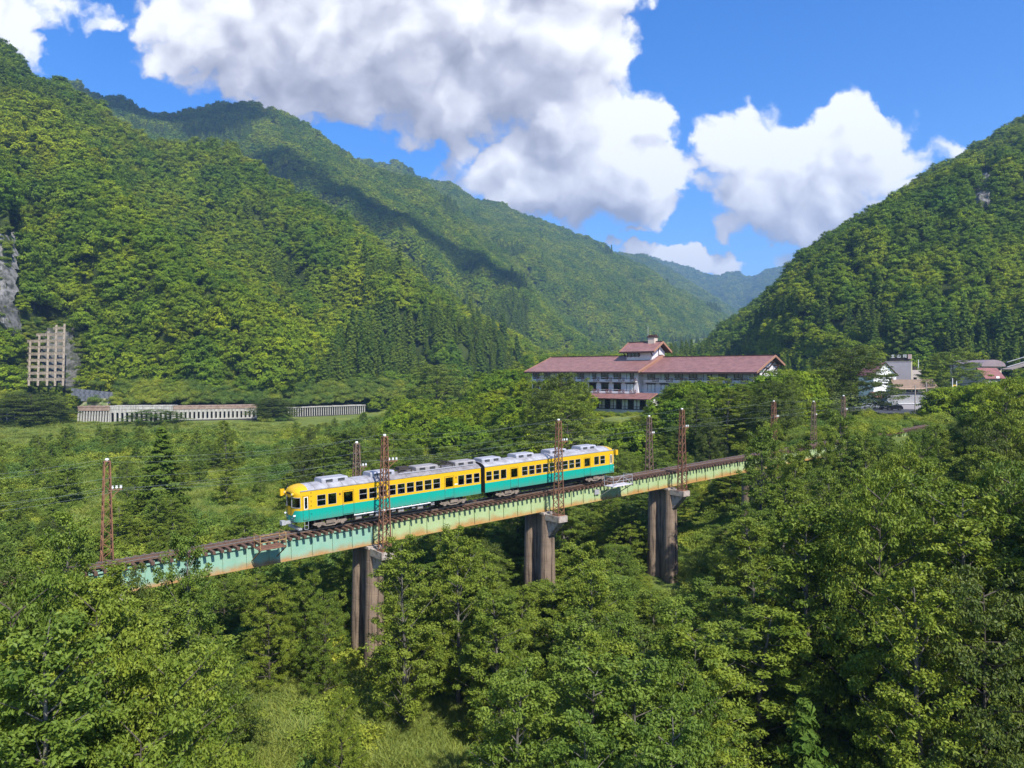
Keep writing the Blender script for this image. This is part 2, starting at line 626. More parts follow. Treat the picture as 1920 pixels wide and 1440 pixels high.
# ------------------------------------------------------------------ mountains
class Mountain:
    """a ridge line and a foot line, both points in the world, joined by a slope with spurs and gullies, and a back slope"""
    def __init__(self, name, ridge, foot, seed, spur=0.10, spur_w=90.0, back=400.0, tree_h=9.0, nu=160, nv=46, prof=1.0, material=None):
        ridge = [P(*p) for p in ridge]
        foot = [Vector(p) for p in foot]
        self.L = sum((ridge[i + 1] - ridge[i]).length for i in range(len(ridge) - 1))
        u = np.linspace(0, 1, nu)

        def resample(pts):
            a = np.array([list(p) for p in pts])
            d = np.concatenate([[0], np.cumsum(np.linalg.norm(np.diff(a, axis=0), axis=1))])
            d /= d[-1]
            return np.stack([np.interp(u, d, a[:, k]) for k in range(3)], 1)
        Rg, Ft = resample(ridge), resample(foot)
        Rg[:, 2] -= tree_h
        self.u = u
        v = np.concatenate([np.linspace(0, 1, nv), 1 + np.linspace(0, 1, 14)[1:]])
        self.v = v
        V, U = np.meshgrid(v, u)            # shape nu, len(v)
        vf = np.clip(V, 0, 1)
        vb = np.clip(V - 1, 0, 1)
        pos = Ft[:, None, :] * (1 - vf[..., None]) + Rg[:, None, :] * vf[..., None]
        H = (Rg[:, 2] - Ft[:, 2])[:, None]
        pos[..., 2] = Ft[:, None, 2] + H * vf ** prof
        # spurs: bands across the slope, warped
        s = U * self.L / spur_w
        warp = (fbm(s * 0.7, V * 2.0, seed, 3) - 0.5) * 1.6
        k = np.abs(2 * vnoise(s + warp + V * 0.9, V * 0.6, seed + 5) - 1)
        k2 = np.abs(2 * vnoise(s * 2.7 + warp * 1.5 - V, V * 2.2, seed + 8) - 1)
        amp = np.sin(np.pi * np.clip(vf, 0, 1) ** 0.75) * (1 - .75 * vf) * 1.6 * (V <= 1)
        nrm = Rg - Ft
        nrm = np.stack([nrm[:, 0], nrm[:, 1]], 1)
        nl = np.linalg.norm(nrm, axis=1, keepdims=True)
        nrm = nrm / np.maximum(nl, 1e-6)
        dsp = (0.55 - k) * spur * 1.0 + (0.5 - k2) * spur * 0.38
        dd = dsp * amp * (H * 0.75 + nl * 0.10)
        pos[..., 0] -= nrm[:, None, 0] * dd
        pos[..., 1] -= nrm[:, None, 1] * dd
        pos[..., 2] += dd * 0.55
        # small roughness along the ridge
        pos[..., 2] += (fbm(U * self.L / 40.0, V * 9, seed + 20, 3) - 0.5) * 0.035 * H * np.clip(vf * 2, 0, 1)
        # back slope
        pos[..., 0] += nrm[:, None, 0] * vb * back
        pos[..., 1] += nrm[:, None, 1] * vb * back
        pos[..., 2] -= vb * (H + 30)
        self.pos = pos
        n_u, n_v = pos.shape[:2]
        ii = (np.arange(n_u - 1)[:, None] * n_v + np.arange(n_v - 1)[None, :]).ravel()
        fc = np.stack([ii, ii + n_v, ii + n_v + 1, ii + 1], 1)
        o = put(name, mesh_np(name, pos.reshape(-1, 3), fc, smooth=True), None, material or M_HILL)
        o['kind'] = 'structure'
        self.obj = o

    def at(self, U, V):
        """points for arrays U in 0..1 and V in 0..2"""
        n_u, n_v = self.pos.shape[:2]
        fu = np.clip(U, 0, 1) * (n_u - 1)
        fv = np.interp(V, self.v, np.arange(n_v))
        i, j = np.minimum(fu.astype(int), n_u - 2), np.minimum(fv.astype(int), n_v - 2)
        a, b = (fu - i)[:, None], (fv - j)[:, None]
        p = self.pos
        return (p[i, j] * (1 - a) + p[i + 1, j] * a) * (1 - b) + (p[i, j + 1] * (1 - a) + p[i + 1, j + 1] * a) * b

    def sample(self, n, vmax=1.12):
        """n points spread evenly over the surface"""
        p = self.pos
        e1 = p[1:, :-1] - p[:-1, :-1]
        e2 = p[:-1, 1:] - p[:-1, :-1]
        ar = np.linalg.norm(np.cross(e1, e2), axis=2)
        vm = (self.v[:-1] + self.v[1:]) / 2
        ar = ar * (vm < vmax)[None, :]
        w = ar.ravel() / ar.sum()
        idx = rng.choice(len(w), size=n, p=w)
        i, j = np.unravel_index(idx, ar.shape)
        a, b = rng.random(n)[:, None], rng.random(n)[:, None]
        q = (p[i, j] * (1 - a) + p[i + 1, j] * a) * (1 - b) + (p[i, j + 1] * (1 - a) + p[i + 1, j + 1] * a) * b
        U = (i + a[:, 0]) / (p.shape[0] - 1)
        V = self.v[j] * (1 - b[:, 0]) + self.v[j + 1] * b[:, 0]
        return q, U, V


def G(px, d):
    x = (px - 960) / F * d
    return (x, d, gz(x, d) - 2.0)


m_near = Mountain('mountain_near_slope',
                  [(-900, -250, 560), (-400, -120, 580), (-150, -10, 590), (0, 66, 600), (60, 130, 610), (115, 152, 615), (240, 236, 630),
                   (330, 262, 640), (400, 262, 650), (440, 275, 650), (490, 310, 655), (560, 346, 660), (600, 380, 665), (640, 402, 670),
                   (690, 440, 675), (740, 482, 690), (800, 530, 700), (850, 560, 715), (900, 592, 730), (950, 622, 745), (1000, 652, 760), (1045, 684, 780)],
                  [G(-1100, 230), G(-500, 290), G(-100, 318), G(100, 326), G(300, 335), G(480, 345), (*G(640, 385)[:2], -18.5), G(760, 430), G(860, 490), G(950, 560), G(1050, 640)],
                  seed=3, spur=0.20, spur_w=105, back=450, tree_h=14, prof=1.0)
m_mid = Mountain('mountain_middle',
                 [(-500, 60, 1200), (-300, 120, 1250), (0, 150, 1300), (110, 152, 1300), (140, 149, 1300), (200, 177, 1320), (228, 179, 1330), (290, 206, 1350),
                  (330, 204, 1370), (400, 189, 1400), (460, 191, 1420), (530, 207, 1430), (590, 239, 1440), (640, 276, 1450), (670, 299, 1460), (735, 318, 1490),
                  (787, 328, 1500), (817, 356, 1510), (867, 394, 1510), (900, 436, 1510), (950, 470, 1500), (1000, 530, 1480), (1050, 590, 1440), (1100, 640, 1400), (1140, 675, 1380)],
                 [G(-500, 640), G(0, 700), G(400, 760), G(700, 820), G(900, 900), G(1020, 980), G(1140, 1100)],
                 seed=21, spur=0.2, spur_w=230, back=600, tree_h=13)
m_peak = Mountain('mountain_peak_behind', [(660, 330, 2300), (708, 305, 2300), (740, 302, 2300), (764, 317, 2300), (840, 360, 2300)],
                  [G(600, 1900), G(700, 1900), G(800, 1900), G(900, 1900)], seed=33, spur=0.1, back=500, tree_h=8, nu=40)
m_back = Mountain('mountain_back',
                  [(500, 260, 2000), (700, 300, 2050), (792, 330, 2100), (846, 340, 2130), (887, 369, 2150), (942, 378, 2180), (983, 398, 2200), (1042, 419, 2230), (1075, 434, 2250),
                   (1096, 436, 2260), (1129, 453, 2280), (1146, 471, 2290), (1204, 494, 2300), (1250, 528, 2320), (1292, 548, 2330), (1340, 575, 2320), (1390, 604, 2300)],
                  [G(500, 1150), G(800, 1200), G(1000, 1300), G(1150, 1450), G(1280, 1700), G(1395, 2200)],
                  seed=47, spur=0.2, spur_w=330, back=700, tree_h=16)
m_far_a = Mountain('mountain_far_slope',
                   [(1000, 440, 3300), (1120, 474, 3350), (1210, 479, 3400), (1250, 503, 3400), (1300, 535, 3400), (1345, 563, 3400), (1400, 597, 3400)],
                   [G(1000, 2500), G(1200, 2600), G(1330, 2800), G(1410, 3300)], seed=60, spur=0.16, spur_w=400, back=800, tree_h=8, nu=90)
m_far_b = Mountain('mountain_horizon',
                   [(1000, 470, 5000), (1170, 479, 5000), (1210, 481, 5000), (1235, 488, 5000), (1262, 496, 5000), (1290, 503, 5000), (1330, 519, 5000), (1350, 520, 5000),
                    (1365, 513, 5000), (1385, 513, 5000), (1400, 520, 5000), (1415, 521, 5000), (1440, 507, 4900), (1480, 499, 4900), (1510, 489, 4800), (1545, 471, 4700), (1620, 470, 4600), (1750, 475, 4500), (1950, 480, 4500)],
                   [G(1000, 3900), G(1250, 3900), G(1400, 4100), G(1500, 3600), G(1900, 3200)], seed=71, spur=0.22, spur_w=420, back=900, tree_h=8, nu=200)
m_right = Mountain('mountain_right',
                   [(1255, 684, 1080), (1290, 664, 1020), (1335, 640, 960), (1392, 600, 920), (1442, 560, 900), (1502, 504, 880), (1552, 477, 860), (1592, 442, 840), (1622, 421, 820), (1662, 382, 800),
                    (1702, 347, 780), (1752, 321, 760), (1792, 291, 740), (1832, 251, 720), (1872, 237, 700), (1922, 198, 680), (2020, 150, 670), (2150, 90, 650), (2400, 20, 640), (2900, -100, 620)],
                   [G(1255, 860), G(1330, 640), G(1420, 450), G(1520, 370), G(1620, 335), G(1750, 305), G(1900, 285), G(2200, 255), G(2900, 200)],
                   seed=84, spur=0.22, spur_w=120, back=500, tree_h=16)


def slope_point(mt, px, py, ahead=0.0):
    """the point of a mountain's surface that shows nearest to a photograph pixel, moved a little towards the viewer"""
    if not hasattr(mt, 'cache'):
        mt.cache = mt.at(*[a.ravel() for a in np.meshgrid(np.linspace(0, 1, 900), np.linspace(0, 1, 160))])
    p = mt.cache
    d = (960 + F * p[:, 0] / p[:, 1] - px) ** 2 + (HZ - F * p[:, 2] / p[:, 1] - py) ** 2 + p[:, 1] * 1e-3
    k = d.argmin()
    return P(px, py, float(p[k, 1]) - ahead)


# ------------------------------------------------------------------ foliage
def unit(n):
    a = rng.normal(size=(n, 3))
    return a / np.linalg.norm(a, axis=1, keepdims=True)


def leaf_cards(c, size, out=None, up=0.7, outw=0.5, rnd=0.8, aspect=0.55, var=0.35, drop=0.0):
    """one small four-cornered leaf at every point of c; returns verts, faces"""
    n = len(c)
    nrm = unit(n) * rnd + np.array([0, 0, up])
    if out is not None:
        nrm = nrm + out * outw
    nrm /= np.linalg.norm(nrm, axis=1, keepdims=True)
    t = unit(n)
    if drop:
        t[:, 2] -= drop
    t -= nrm * (t * nrm).sum(1, keepdims=True)
    t /= np.maximum(np.linalg.norm(t, axis=1, keepdims=True), 1e-6)
    b = np.cross(nrm, t)
    s = (size * (1 + var * rng.uniform(-1, 1, n)))[:, None]
    bend = nrm * s * 0.10
    v = np.stack([c - t * s * 0.5, c + b * s * aspect * 0.5 + t * s * .06 + bend, c + t * s * 0.5, c - b * s * aspect * 0.5 + t * s * .06 + bend], 1)
    return v.reshape(-1, 3), np.arange(n * 4).reshape(n, 4)


def limb(verts, faces, pts, r0, r1, seg=5):
    pts = np.asarray(pts, float)
    base = sum(len(v) for v in verts)
    ring = []
    for k, p in enumerate(pts):
        d = pts[min(k + 1, len(pts) - 1)] - pts[max(k - 1, 0)]
        d /= max(np.linalg.norm(d), 1e-6)
        u = np.array([0, 0, 1.0]) if abs(d[2]) < .9 else np.array([1.0, 0, 0])
        s = np.cross(d, u)
        s /= np.linalg.norm(s)
        t = np.cross(s, d)
        r = r0 + (r1 - r0) * k / (len(pts) - 1)
        a = np.arange(seg) / seg * 2 * np.pi
        ring.append(p + r * (np.cos(a)[:, None] * s + np.sin(a)[:, None] * t))
    verts.append(np.concatenate(ring))
    for k in range(len(pts) - 1):
        for j in range(seg):
            a, b = base + k * seg + j, base + k * seg + (j + 1) % seg
            faces.append((a, b, b + seg, a + seg))


def broad_tree(name, H, CR, z0, nb, ncl, nleaf, leaf, flat=0.5, rise=0.5, seed=0, leafm=None, bark=None, prof='oval', clump=0.6, sparse=0.0, up=.7, outw=.5, rnd=.8):
    """trunk with limbs, and a crown of leaf clumps along the limbs. Returns (trunk mesh, crown mesh); base at the origin."""
    V, Fc = [], []
    r = np.random.default_rng(seed)
    lean = r.normal(size=2) * 0.03 * H
    npt = 7
    tz = np.linspace(0, H * 0.93, npt)
    tp = np.stack([lean[0] * (tz / H) ** 2 + r.normal(size=npt) * .05 * (tz > 0), lean[1] * (tz / H) ** 2 + r.normal(size=npt) * .05 * (tz > 0), tz], 1)
    limb(V, Fc, tp, H * 0.014 + 0.04, 0.03, 6)
    cents, outs, tin, rads = [], [], [], []
    ga = 2.399963
    for i in range(nb):
        f = (i + 0.5) / nb
        h = z0 + (0.97 - z0) * f            # start height as a share of H
        k = (h - z0) / (1 - z0)
        if prof == 'oval':
            rad = CR * math.sqrt(max(0.05, 1 - (2 * (k * 0.92) - 0.72) ** 2 / 1.7)) * (1 - 0.55 * k * k)
        elif prof == 'dome':
            rad = CR * math.sqrt(max(0.04, 1 - k * k * .95))
        else:
            rad = CR * (1 - k) ** 0.8 + 0.1
        rad *= r.uniform(0.72, 1.12)
        az = i * ga + r.uniform(-.4, .4)
        zb = h * H - rad * rise * 0.5
        x0 = np.array([np.interp(zb, tz, tp[:, 0]), np.interp(zb, tz, tp[:, 1]), zb])
        d = np.array([math.cos(az), math.sin(az), rise * r.uniform(.6, 1.3)])
        mid = x0 + d * rad * 0.5 + np.array([0, 0, -.03 * rad])
        end = x0 + d * np.array([1, 1, .85]) * rad
        limb(V, Fc, [x0, mid, end], 0.009 * rad + 0.018, 0.010, 4)
        nc = max(2, int(ncl * (0.45 + 0.75 * rad / CR)))
        for j in range(nc):
            if r.random() < sparse:
                continue
            s = r.uniform(0.30, 1.05) ** 0.75
            p = x0 + (end - x0) * s
            side = np.array([-d[1], d[0], 0]) * r.normal() * 0.30 * rad * s
            p = p + side + np.array([0, 0, r.normal() * 0.10 * rad])
            cents.append(p)
            rads.append(clump * r.uniform(.6, 1.25))
            q = p - np.array([x0[0], x0[1], z0 * H + 0.3 * (1 - z0) * H])
            outs.append(q / max(np.linalg.norm(q), 1e-6))
            tin.append(np.clip(r.normal(.5, .22), 0, 1))
    cents, outs, rads, tin = np.array(cents), np.array(outs), np.array(rads), np.array(tin)
    ci = rng.integers(0, len(cents), nleaf)
    off = unit(nleaf) * (rng.random(nleaf) ** 0.45)[:, None] * rads[ci][:, None]
    off[:, 2] *= flat
    # leaves sit in sprays: the lower side of a clump is thinner
    c = cents[ci] + off
    v, f = leaf_cards(c, leaf, outs[ci] * .6 + off / np.maximum(rads[ci], .1)[:, None] * .8, up=up, outw=outw, rnd=rnd)
    t = np.clip(tin[ci] + rng.normal(size=nleaf) * .16, 0, 1)
    trunk = mesh_np(name + '_trunk', np.concatenate(V), np.array(Fc), smooth=True)
    crown = mesh_np(name + '_crown', v, f, tint=t)
    trunk.materials.append(bark or M_BARK)
    crown.materials.append(leafm or M_LEAF)
    return trunk, crown


def cedar_tree(name, H, CR, nleaf, leaf, seed=0):
    r = np.random.default_rng(seed)
    V, Fc = [], []
    limb(V, Fc, [(0, 0, 0), (0, 0, H * .5), (0, 0, H * .97)], H * .012 + .05, .03, 6)
    cents, outs, tin, rads = [], [], [], []
    nb = 70
    for i in range(nb):
        k = (i + .5) / nb
        z = H * (0.10 + 0.89 * k)
        rad = CR * (1 - k ** 1.25) * r.uniform(.75, 1.15) + 0.15
        az = i * 2.399963 + r.uniform(-.3, .3)
        tt = np.clip(r.normal(.45, .22), 0, 1)
        for s in np.linspace(0.45, 1.0, 4):
            cents.append((math.cos(az) * rad * s, math.sin(az) * rad * s, z - rad * s * 0.30 + (s ** 3) * rad * .18))
            outs.append((math.cos(az), math.sin(az), .1))
            rads.append((0.20 + 0.30 * rad / CR) * CR * .62)
            tin.append(tt)
    cents, outs, rads, tin = np.array(cents), np.array(outs), np.array(rads), np.array(tin)
    w = rads ** 2
    ci = rng.choice(len(cents), nleaf, p=w / w.sum())
    off = unit(nleaf) * (rng.random(nleaf) ** 0.5)[:, None] * rads[ci][:, None]
    off[:, 2] *= 0.75
    v, f = leaf_cards(cents[ci] + off, leaf, outs[ci], up=.35, outw=.9, rnd=.6, aspect=.5, drop=.7)
    trunk = mesh_np(name + '_trunk', np.concatenate(V), np.array(Fc), smooth=True)
    crown = mesh_np(name + '_crown', v, f, tint=np.clip(tin[ci] + rng.normal(size=nleaf) * .15, 0, 1))
    trunk.materials.append(M_BARK)
    crown.materials.append(M_CEDAR)
    return trunk, crown


def shrub_mesh(name, R_, H, nleaf, leaf, seed, matl, nc=26):
    r = np.random.default_rng(seed)
    a = r.uniform(0, 2 * np.pi, nc)
    q = np.sqrt(r.random(nc))
    k = r.random(nc)
    cents = np.stack([np.cos(a) * q * R_ * .8, np.sin(a) * q * R_ * .8, H * (0.25 + .62 * k * (1 - .6 * q))], 1)
    tin = np.clip(r.normal(.5, .2, nc), 0, 1)
    ci = rng.integers(0, nc, nleaf)
    off = unit(nleaf) * (rng.random(nleaf) ** .45)[:, None] * (R_ * .36)
    off[:, 2] *= .7
    c = cents[ci] + off
    c[:, 2] = np.maximum(c[:, 2], .02)
    o = cents[ci] / np.linalg.norm(cents[ci], axis=1, keepdims=True)
    v, f = leaf_cards(c, leaf, o, up=.7)
    me = mesh_np(name, v, f, tint=np.clip(tin[ci] + rng.normal(size=nleaf) * .16, 0, 1))
    me.materials.append(matl)
    return me


def grass_mesh(name, R_, H, n, seed):
    r = np.random.default_rng(seed)
    a, q = r.uniform(0, 2 * np.pi, n), np.sqrt(r.random(n)) * R_
    b = np.stack([np.cos(a) * q, np.sin(a) * q, np.zeros(n)], 1)
    l = r.normal(size=(n, 3)) * .38
    l[:, 2] = 1
    h = H * r.uniform(.5, 1.15, n)[:, None]
    w = unit(n)
    w[:, 2] = 0
    w = w / np.maximum(np.linalg.norm(w, axis=1, keepdims=True), 1e-6) * .035
    m_ = b + l * h * .6
    t_ = b + l * h * np.array([1.5, 1.5, .95])
    v = np.stack([b - w, b + w, m_ + w, m_ - w, t_ + w * .2, t_ - w * .2], 1)
    i = np.arange(n)[:, None] * 6
    f = np.concatenate([i + np.array([[0, 1, 2, 3]]), i + np.array([[3, 2, 4, 5]])])
    t = np.clip(r.normal(.5, .25, n), 0, 1)
    me = mesh_np(name, v.reshape(-1, 3), f, tint=np.concatenate([t, t]))
    me.materials.append(M_GRASS)
    return me


def joined(name, trunk, crown):
    """trunk and crown in one mesh, for trees of a forest mass"""
    nv1, nf1 = len(trunk.vertices), len(trunk.polygons)
    a = np.empty(nv1 * 3, np.float32)
    trunk.vertices.foreach_get('co', a)
    b = np.empty(len(crown.vertices) * 3, np.float32)
    crown.vertices.foreach_get('co', b)
    fa = np.empty(nf1 * 4, np.int32)
    trunk.loops.foreach_get('vertex_index', fa)
    fb = np.empty(len(crown.polygons) * 4, np.int32)
    crown.loops.foreach_get('vertex_index', fb)
    t = np.empty(len(crown.polygons), np.float32)
    crown.attributes['tint'].data.foreach_get('value', t)
    me = mesh_np(name, np.concatenate([a.reshape(-1, 3), b.reshape(-1, 3)]), np.concatenate([fa.reshape(-1, 4), fb.reshape(-1, 4) + nv1]),
                 mat_idx=np.concatenate([np.zeros(nf1, int), np.ones(len(t), int)]), tint=np.concatenate([np.full(nf1, .3), t]))
    me.materials.append(trunk.materials[0])
    me.materials.append(crown.materials[0])
    return me


# near trees (leaf-sized leaves)
TALL = [broad_tree('alder', 15, 3.1, .16, 60, 7, 30000, .165, seed=101 + k, clump=.46, flat=.5, rise=.75 + .15 * (k % 3), bark=M_BARK_PALE) for k in range(6)]
ROUND = [broad_tree('maple', 12, 5.2, .22, 50, 8, 32000, .185, seed=201 + k, clump=.68, flat=.36, rise=.34, prof='dome') for k in range(4)]
DARK = [broad_tree('zelkova', 12, 5.2, .2, 52, 9, 34000, .19, seed=251 + k, clump=.75, flat=.34, rise=.34, prof='dome', leafm=M_DARKLEAF) for k in range(2)]
YOUNG = [broad_tree('sapling', 8, 1.9, .12, 34, 7, 9000, .19, seed=301 + k, clump=.42, flat=.65, rise=.7, bark=M_BARK_PALE) for k in range(4)]
CEDAR = [cedar_tree('cedar', 24, 3.6, 9000, .62, seed=401 + k) for k in range(3)]
BUSH = [shrub_mesh('bush', 1.7, 1.9, 5200, .155, 501 + k, M_SHRUB) for k in range(4)]
GRASS = [grass_mesh('grass_tuft', .9, 1.3, 420, 601 + k) for k in range(3)]
# canopy trees for the slopes
CANOPY = [joined('canopy_tree', *broad_tree('canopy', 11, 5.0, .25, 26, 6, 5200, .56, seed=701 + k, clump=1.15, flat=.55, up=.55, outw=1.5, rnd=.45, rise=.36, prof='dome', leafm=M_CANOPY)) for k in range(6)]
CANOPY_FAR = [joined('canopy_tree', *broad_tree('canopy', 11, 5.2, .25, 16, 4, 900, 1.35, seed=801 + k, clump=1.6, flat=.65, up=.5, outw=1.6, rnd=.45, rise=.36, prof='dome', leafm=M_CANOPY)) for k in range(4)]
CEDAR_MID = [joined('cedar_tree', *cedar_tree('cedar', 22, 3.2, 2200, 1.0, seed=901 + k)) for k in range(3)]
CEDAR_FAR = [joined('cedar_tree', *cedar_tree('cedar', 22, 3.2, 400, 2.0, seed=951 + k)) for k in range(3)]


def scatter(name, pts, scale, variant, protos, label=None, rot=None):
    """ONE object: copies of the prototype meshes on the points (geometry nodes)"""
    n = len(pts)
    me = bpy.data.meshes.new(name)
    me.vertices.add(n)
    me.vertices.foreach_set('co', np.asarray(pts, np.float32).ravel())
    sc_ = np.asarray(scale, np.float32)
    if sc_.ndim == 1:
        sc_ = np.stack([sc_] * 3, 1)
    a = me.attributes.new('size', 'FLOAT_VECTOR', 'POINT')
    a.data.foreach_set('vector', sc_.ravel())
    if rot is None:
        rot = np.stack([rng.normal(size=n) * .05, rng.normal(size=n) * .05, rng.uniform(0, 6.283, n)], 1)
    a = me.attributes.new('turn', 'FLOAT_VECTOR', 'POINT')
    a.data.foreach_set('vector', np.asarray(rot, np.float32).ravel())
    a = me.attributes.new('variant', 'INT', 'POINT')
    a.data.foreach_set('value', np.asarray(variant, np.int32))
    o = put(name, me)
    o['kind'] = 'stuff'
    if label:
        o['label'] = label
    ng = bpy.data.node_groups.new(name + '_nodes', 'GeometryNodeTree')
    ng.interface.new_socket('Geometry', in_out='INPUT', socket_type='NodeSocketGeometry')
    ng.interface.new_socket('Geometry', in_out='OUTPUT', socket_type='NodeSocketGeometry')
    w = NT(ng)
    gi, go = w.n('NodeGroupInput'), w.n('NodeGroupOutput')
    g2i = w.n('GeometryNodeGeometryToInstance')
    for p in reversed(protos):
        if p.name not in PROTO:
            PROTO[p.name] = bpy.data.objects.new('source_' + p.name, p)
        oi = w.n('GeometryNodeObjectInfo', transform_space='ORIGINAL')
        oi.inputs['Object'].default_value = PROTO[p.name]
        oi.inputs['As Instance'].default_value = False
        w.link(oi.outputs['Geometry'], g2i.inputs[0])
    iop = w.n('GeometryNodeInstanceOnPoints')
    w.link(gi.outputs[0], iop.inputs['Points'])
    w.link(g2i.outputs[0], iop.inputs['Instance'])
    iop.inputs['Pick Instance'].default_value = True

    def attr(nm, typ):
        nd = w.n('GeometryNodeInputNamedAttribute', data_type=typ)
        nd.inputs['Name'].default_value = nm
        return nd.outputs[0]
    w.link(attr('variant', 'INT'), iop.inputs['Instance Index'])
    e2r = w.n('FunctionNodeEulerToRotation')
    w.link(attr('turn', 'FLOAT_VECTOR'), e2r.inputs[0])
    w.link(e2r.outputs[0], iop.inputs['Rotation'])
    w.link(attr('size', 'FLOAT_VECTOR'), iop.inputs['Scale'])
    w.link(iop.outputs[0], go.inputs[0])
    md = o.modifiers.new('scatter', 'NODES')
    md.node_group = ng
    return o


PROTO = {}


def slope_forest(name, mt, n, protos, cedars=None, cedar_mask=None, smin=.72, smax=1.7, label=None, vmax=1.15, skip=None, cs=1.0):
    p, U, V = mt.sample(n, vmax)
    # every tree stands clear of a rock face or frame
    keep = np.ones(len(p), bool)
    if skip is not None:
        keep &= ~skip(p, U, V)
    p, U, V = p[keep], U[keep], V[keep]
    n = len(p)
    s = (smin + (smax - smin) * rng.random(n) ** 1.6) * (0.8 + .45 * fbm(p[:, 0] * .02, p[:, 2] * .02, 4))
    var = rng.integers(0, len(protos), n)
    allp = list(protos)
    sc_ = np.stack([s * rng.uniform(.85, 1.2, n), s * rng.uniform(.85, 1.2, n), s], 1)
    if cedars is not None:
        cm = cedar_mask(p, U, V)
        k = rng.integers(0, len(cedars), n) + len(protos)
        var = np.where(cm, k, var)
        allp += list(cedars)
        q = s[cm] * cs * rng.uniform(.7, 1.15, cm.sum())
        sc_[cm] = np.stack([q * rng.uniform(.9, 1.35, len(q)), q * rng.uniform(.9, 1.35, len(q)), q], 1)
    p = p.copy()
    p[:, 2] -= 0.6
    return scatter(name, p, sc_, var, allp, label)


def img(p):
    return 960 + F * p[:, 0] / p[:, 1], HZ - F * p[:, 2] / p[:, 1]


def cedar_near(p, U, V):
    x, y = img(p)
    f = fbm(p[:, 0] * .025, p[:, 2] * .03, 77, 3)
    return ((x > 560) & (V < 0.24 + .3 * (f - .5) + .25 * sstep(x, 800, 1000)) & (f > .52)) | ((x > 880) & (V < .75) & (f > .52)) | ((f > .76) & (V < .75))


def skip_near(p, U, V):
    x, y = img(p)
    return ((np.abs(x - 98) < 66) & (y > 594) & (y < 765)) | ((x < 36) & (y > 405) & (y < 660)) | ((V < .02) & (x < 700)) | ((x > 520) & (x < 545) & (y < 360) & (y > 300) & False)


def cedar_mid(p, U, V):
    x, y = img(p)
    f = fbm(p[:, 0] * .008, p[:, 2] * .012, 78, 3)
    return ((x > 780) & (x < 990) & (y > 470) & (y < 640) & (V < .55) & (f > .42)) | (f > .74)


def cedar_right(p, U, V):
    x, y = img(p)
    f = fbm(p[:, 0] * .02, p[:, 2] * .03, 79, 3)
    return ((V < .17) & (x > 1400) & (y > 605) & (f > .38)) | ((f > .76) & (V < .5) & (x > 1600))


slope_forest('forest_near_slope', m_near, 9800, CANOPY, CEDAR_MID, cedar_near, label='broadleaf forest with cedars covering the steep slope above the road', skip=skip_near, cs=.78)
slope_forest('forest_middle_slope', m_mid, 26000, CANOPY_FAR, CEDAR_FAR, cedar_mid, .75, 1.3, label='forest covering the second mountain')
slope_forest('forest_peak', m_peak, 3500, CANOPY_FAR, None, None, .9, 1.4, label='forest on the dark peak behind')
slope_forest('forest_back_slope', m_back, 30000, CANOPY_FAR, CEDAR_FAR, cedar_mid, .9, 1.5, label='forest covering the third mountain')
slope_forest('forest_far_slope', m_far_a, 14000, CANOPY_FAR, None, None, 1.2, 2.0, label='forest on the far valley side')
slope_forest('forest_horizon', m_far_b, 26000, CANOPY_FAR, None, None, 1.5, 2.6, label='forest on the hazy horizon ridge')
def skip_right(p, U, V):
    x, y = img(p)
    return (np.abs(x - 1846) < 20) & (y > 318) & (y < 400)


slope_forest('forest_right_slope', m_right, 12500, CANOPY, CEDAR_MID, cedar_right, .55, 1.35, label='forest of broadleaf trees and cedars covering the mountain behind the village', cs=.9, skip=skip_right)


# ------------------------------------------------------------------ railway bridge
TX, TY = 0.7783, 0.6279
NXY = (0.6279, -0.7783)
GRADE = 0.0258
ORG = Vector((-17.4 - 1.37 * NXY[0], 58.9 - 1.37 * NXY[1], -13.1))
YAW = math.atan2(TY, TX)
PITCH = -math.atan(GRADE)


def on_line(s, v=0.0, z=0.0):
    """point at distance s along the track, v towards the viewer, z above the rail head"""
    return Vector((ORG.x + TX * s + NXY[0] * v, ORG.y + TY * s + NXY[1] * v, ORG.z + GRADE * s + z))


def line_empty(name, s, label, cat, group=None):
    e = empty(name, on_line(s), 0, label, cat, group)
    e.rotation_euler = (0, PITCH, YAW)
    return e


M_RAIL = mat('rail_steel', (0.22, 0.13, 0.09), 0.5, 0.4, 4.0, metal=.3)
M_RAILTOP = mat('rail_head', (0.42, 0.36, 0.32), 0.35, metal=.7)
M_SLEEPER = mat('sleeper_timber', (0.155, 0.085, 0.055), 0.9, 0.0, 5.0, col2=(0.085, 0.048, 0.033), bump=.5, stretch=(6, 1, 6))


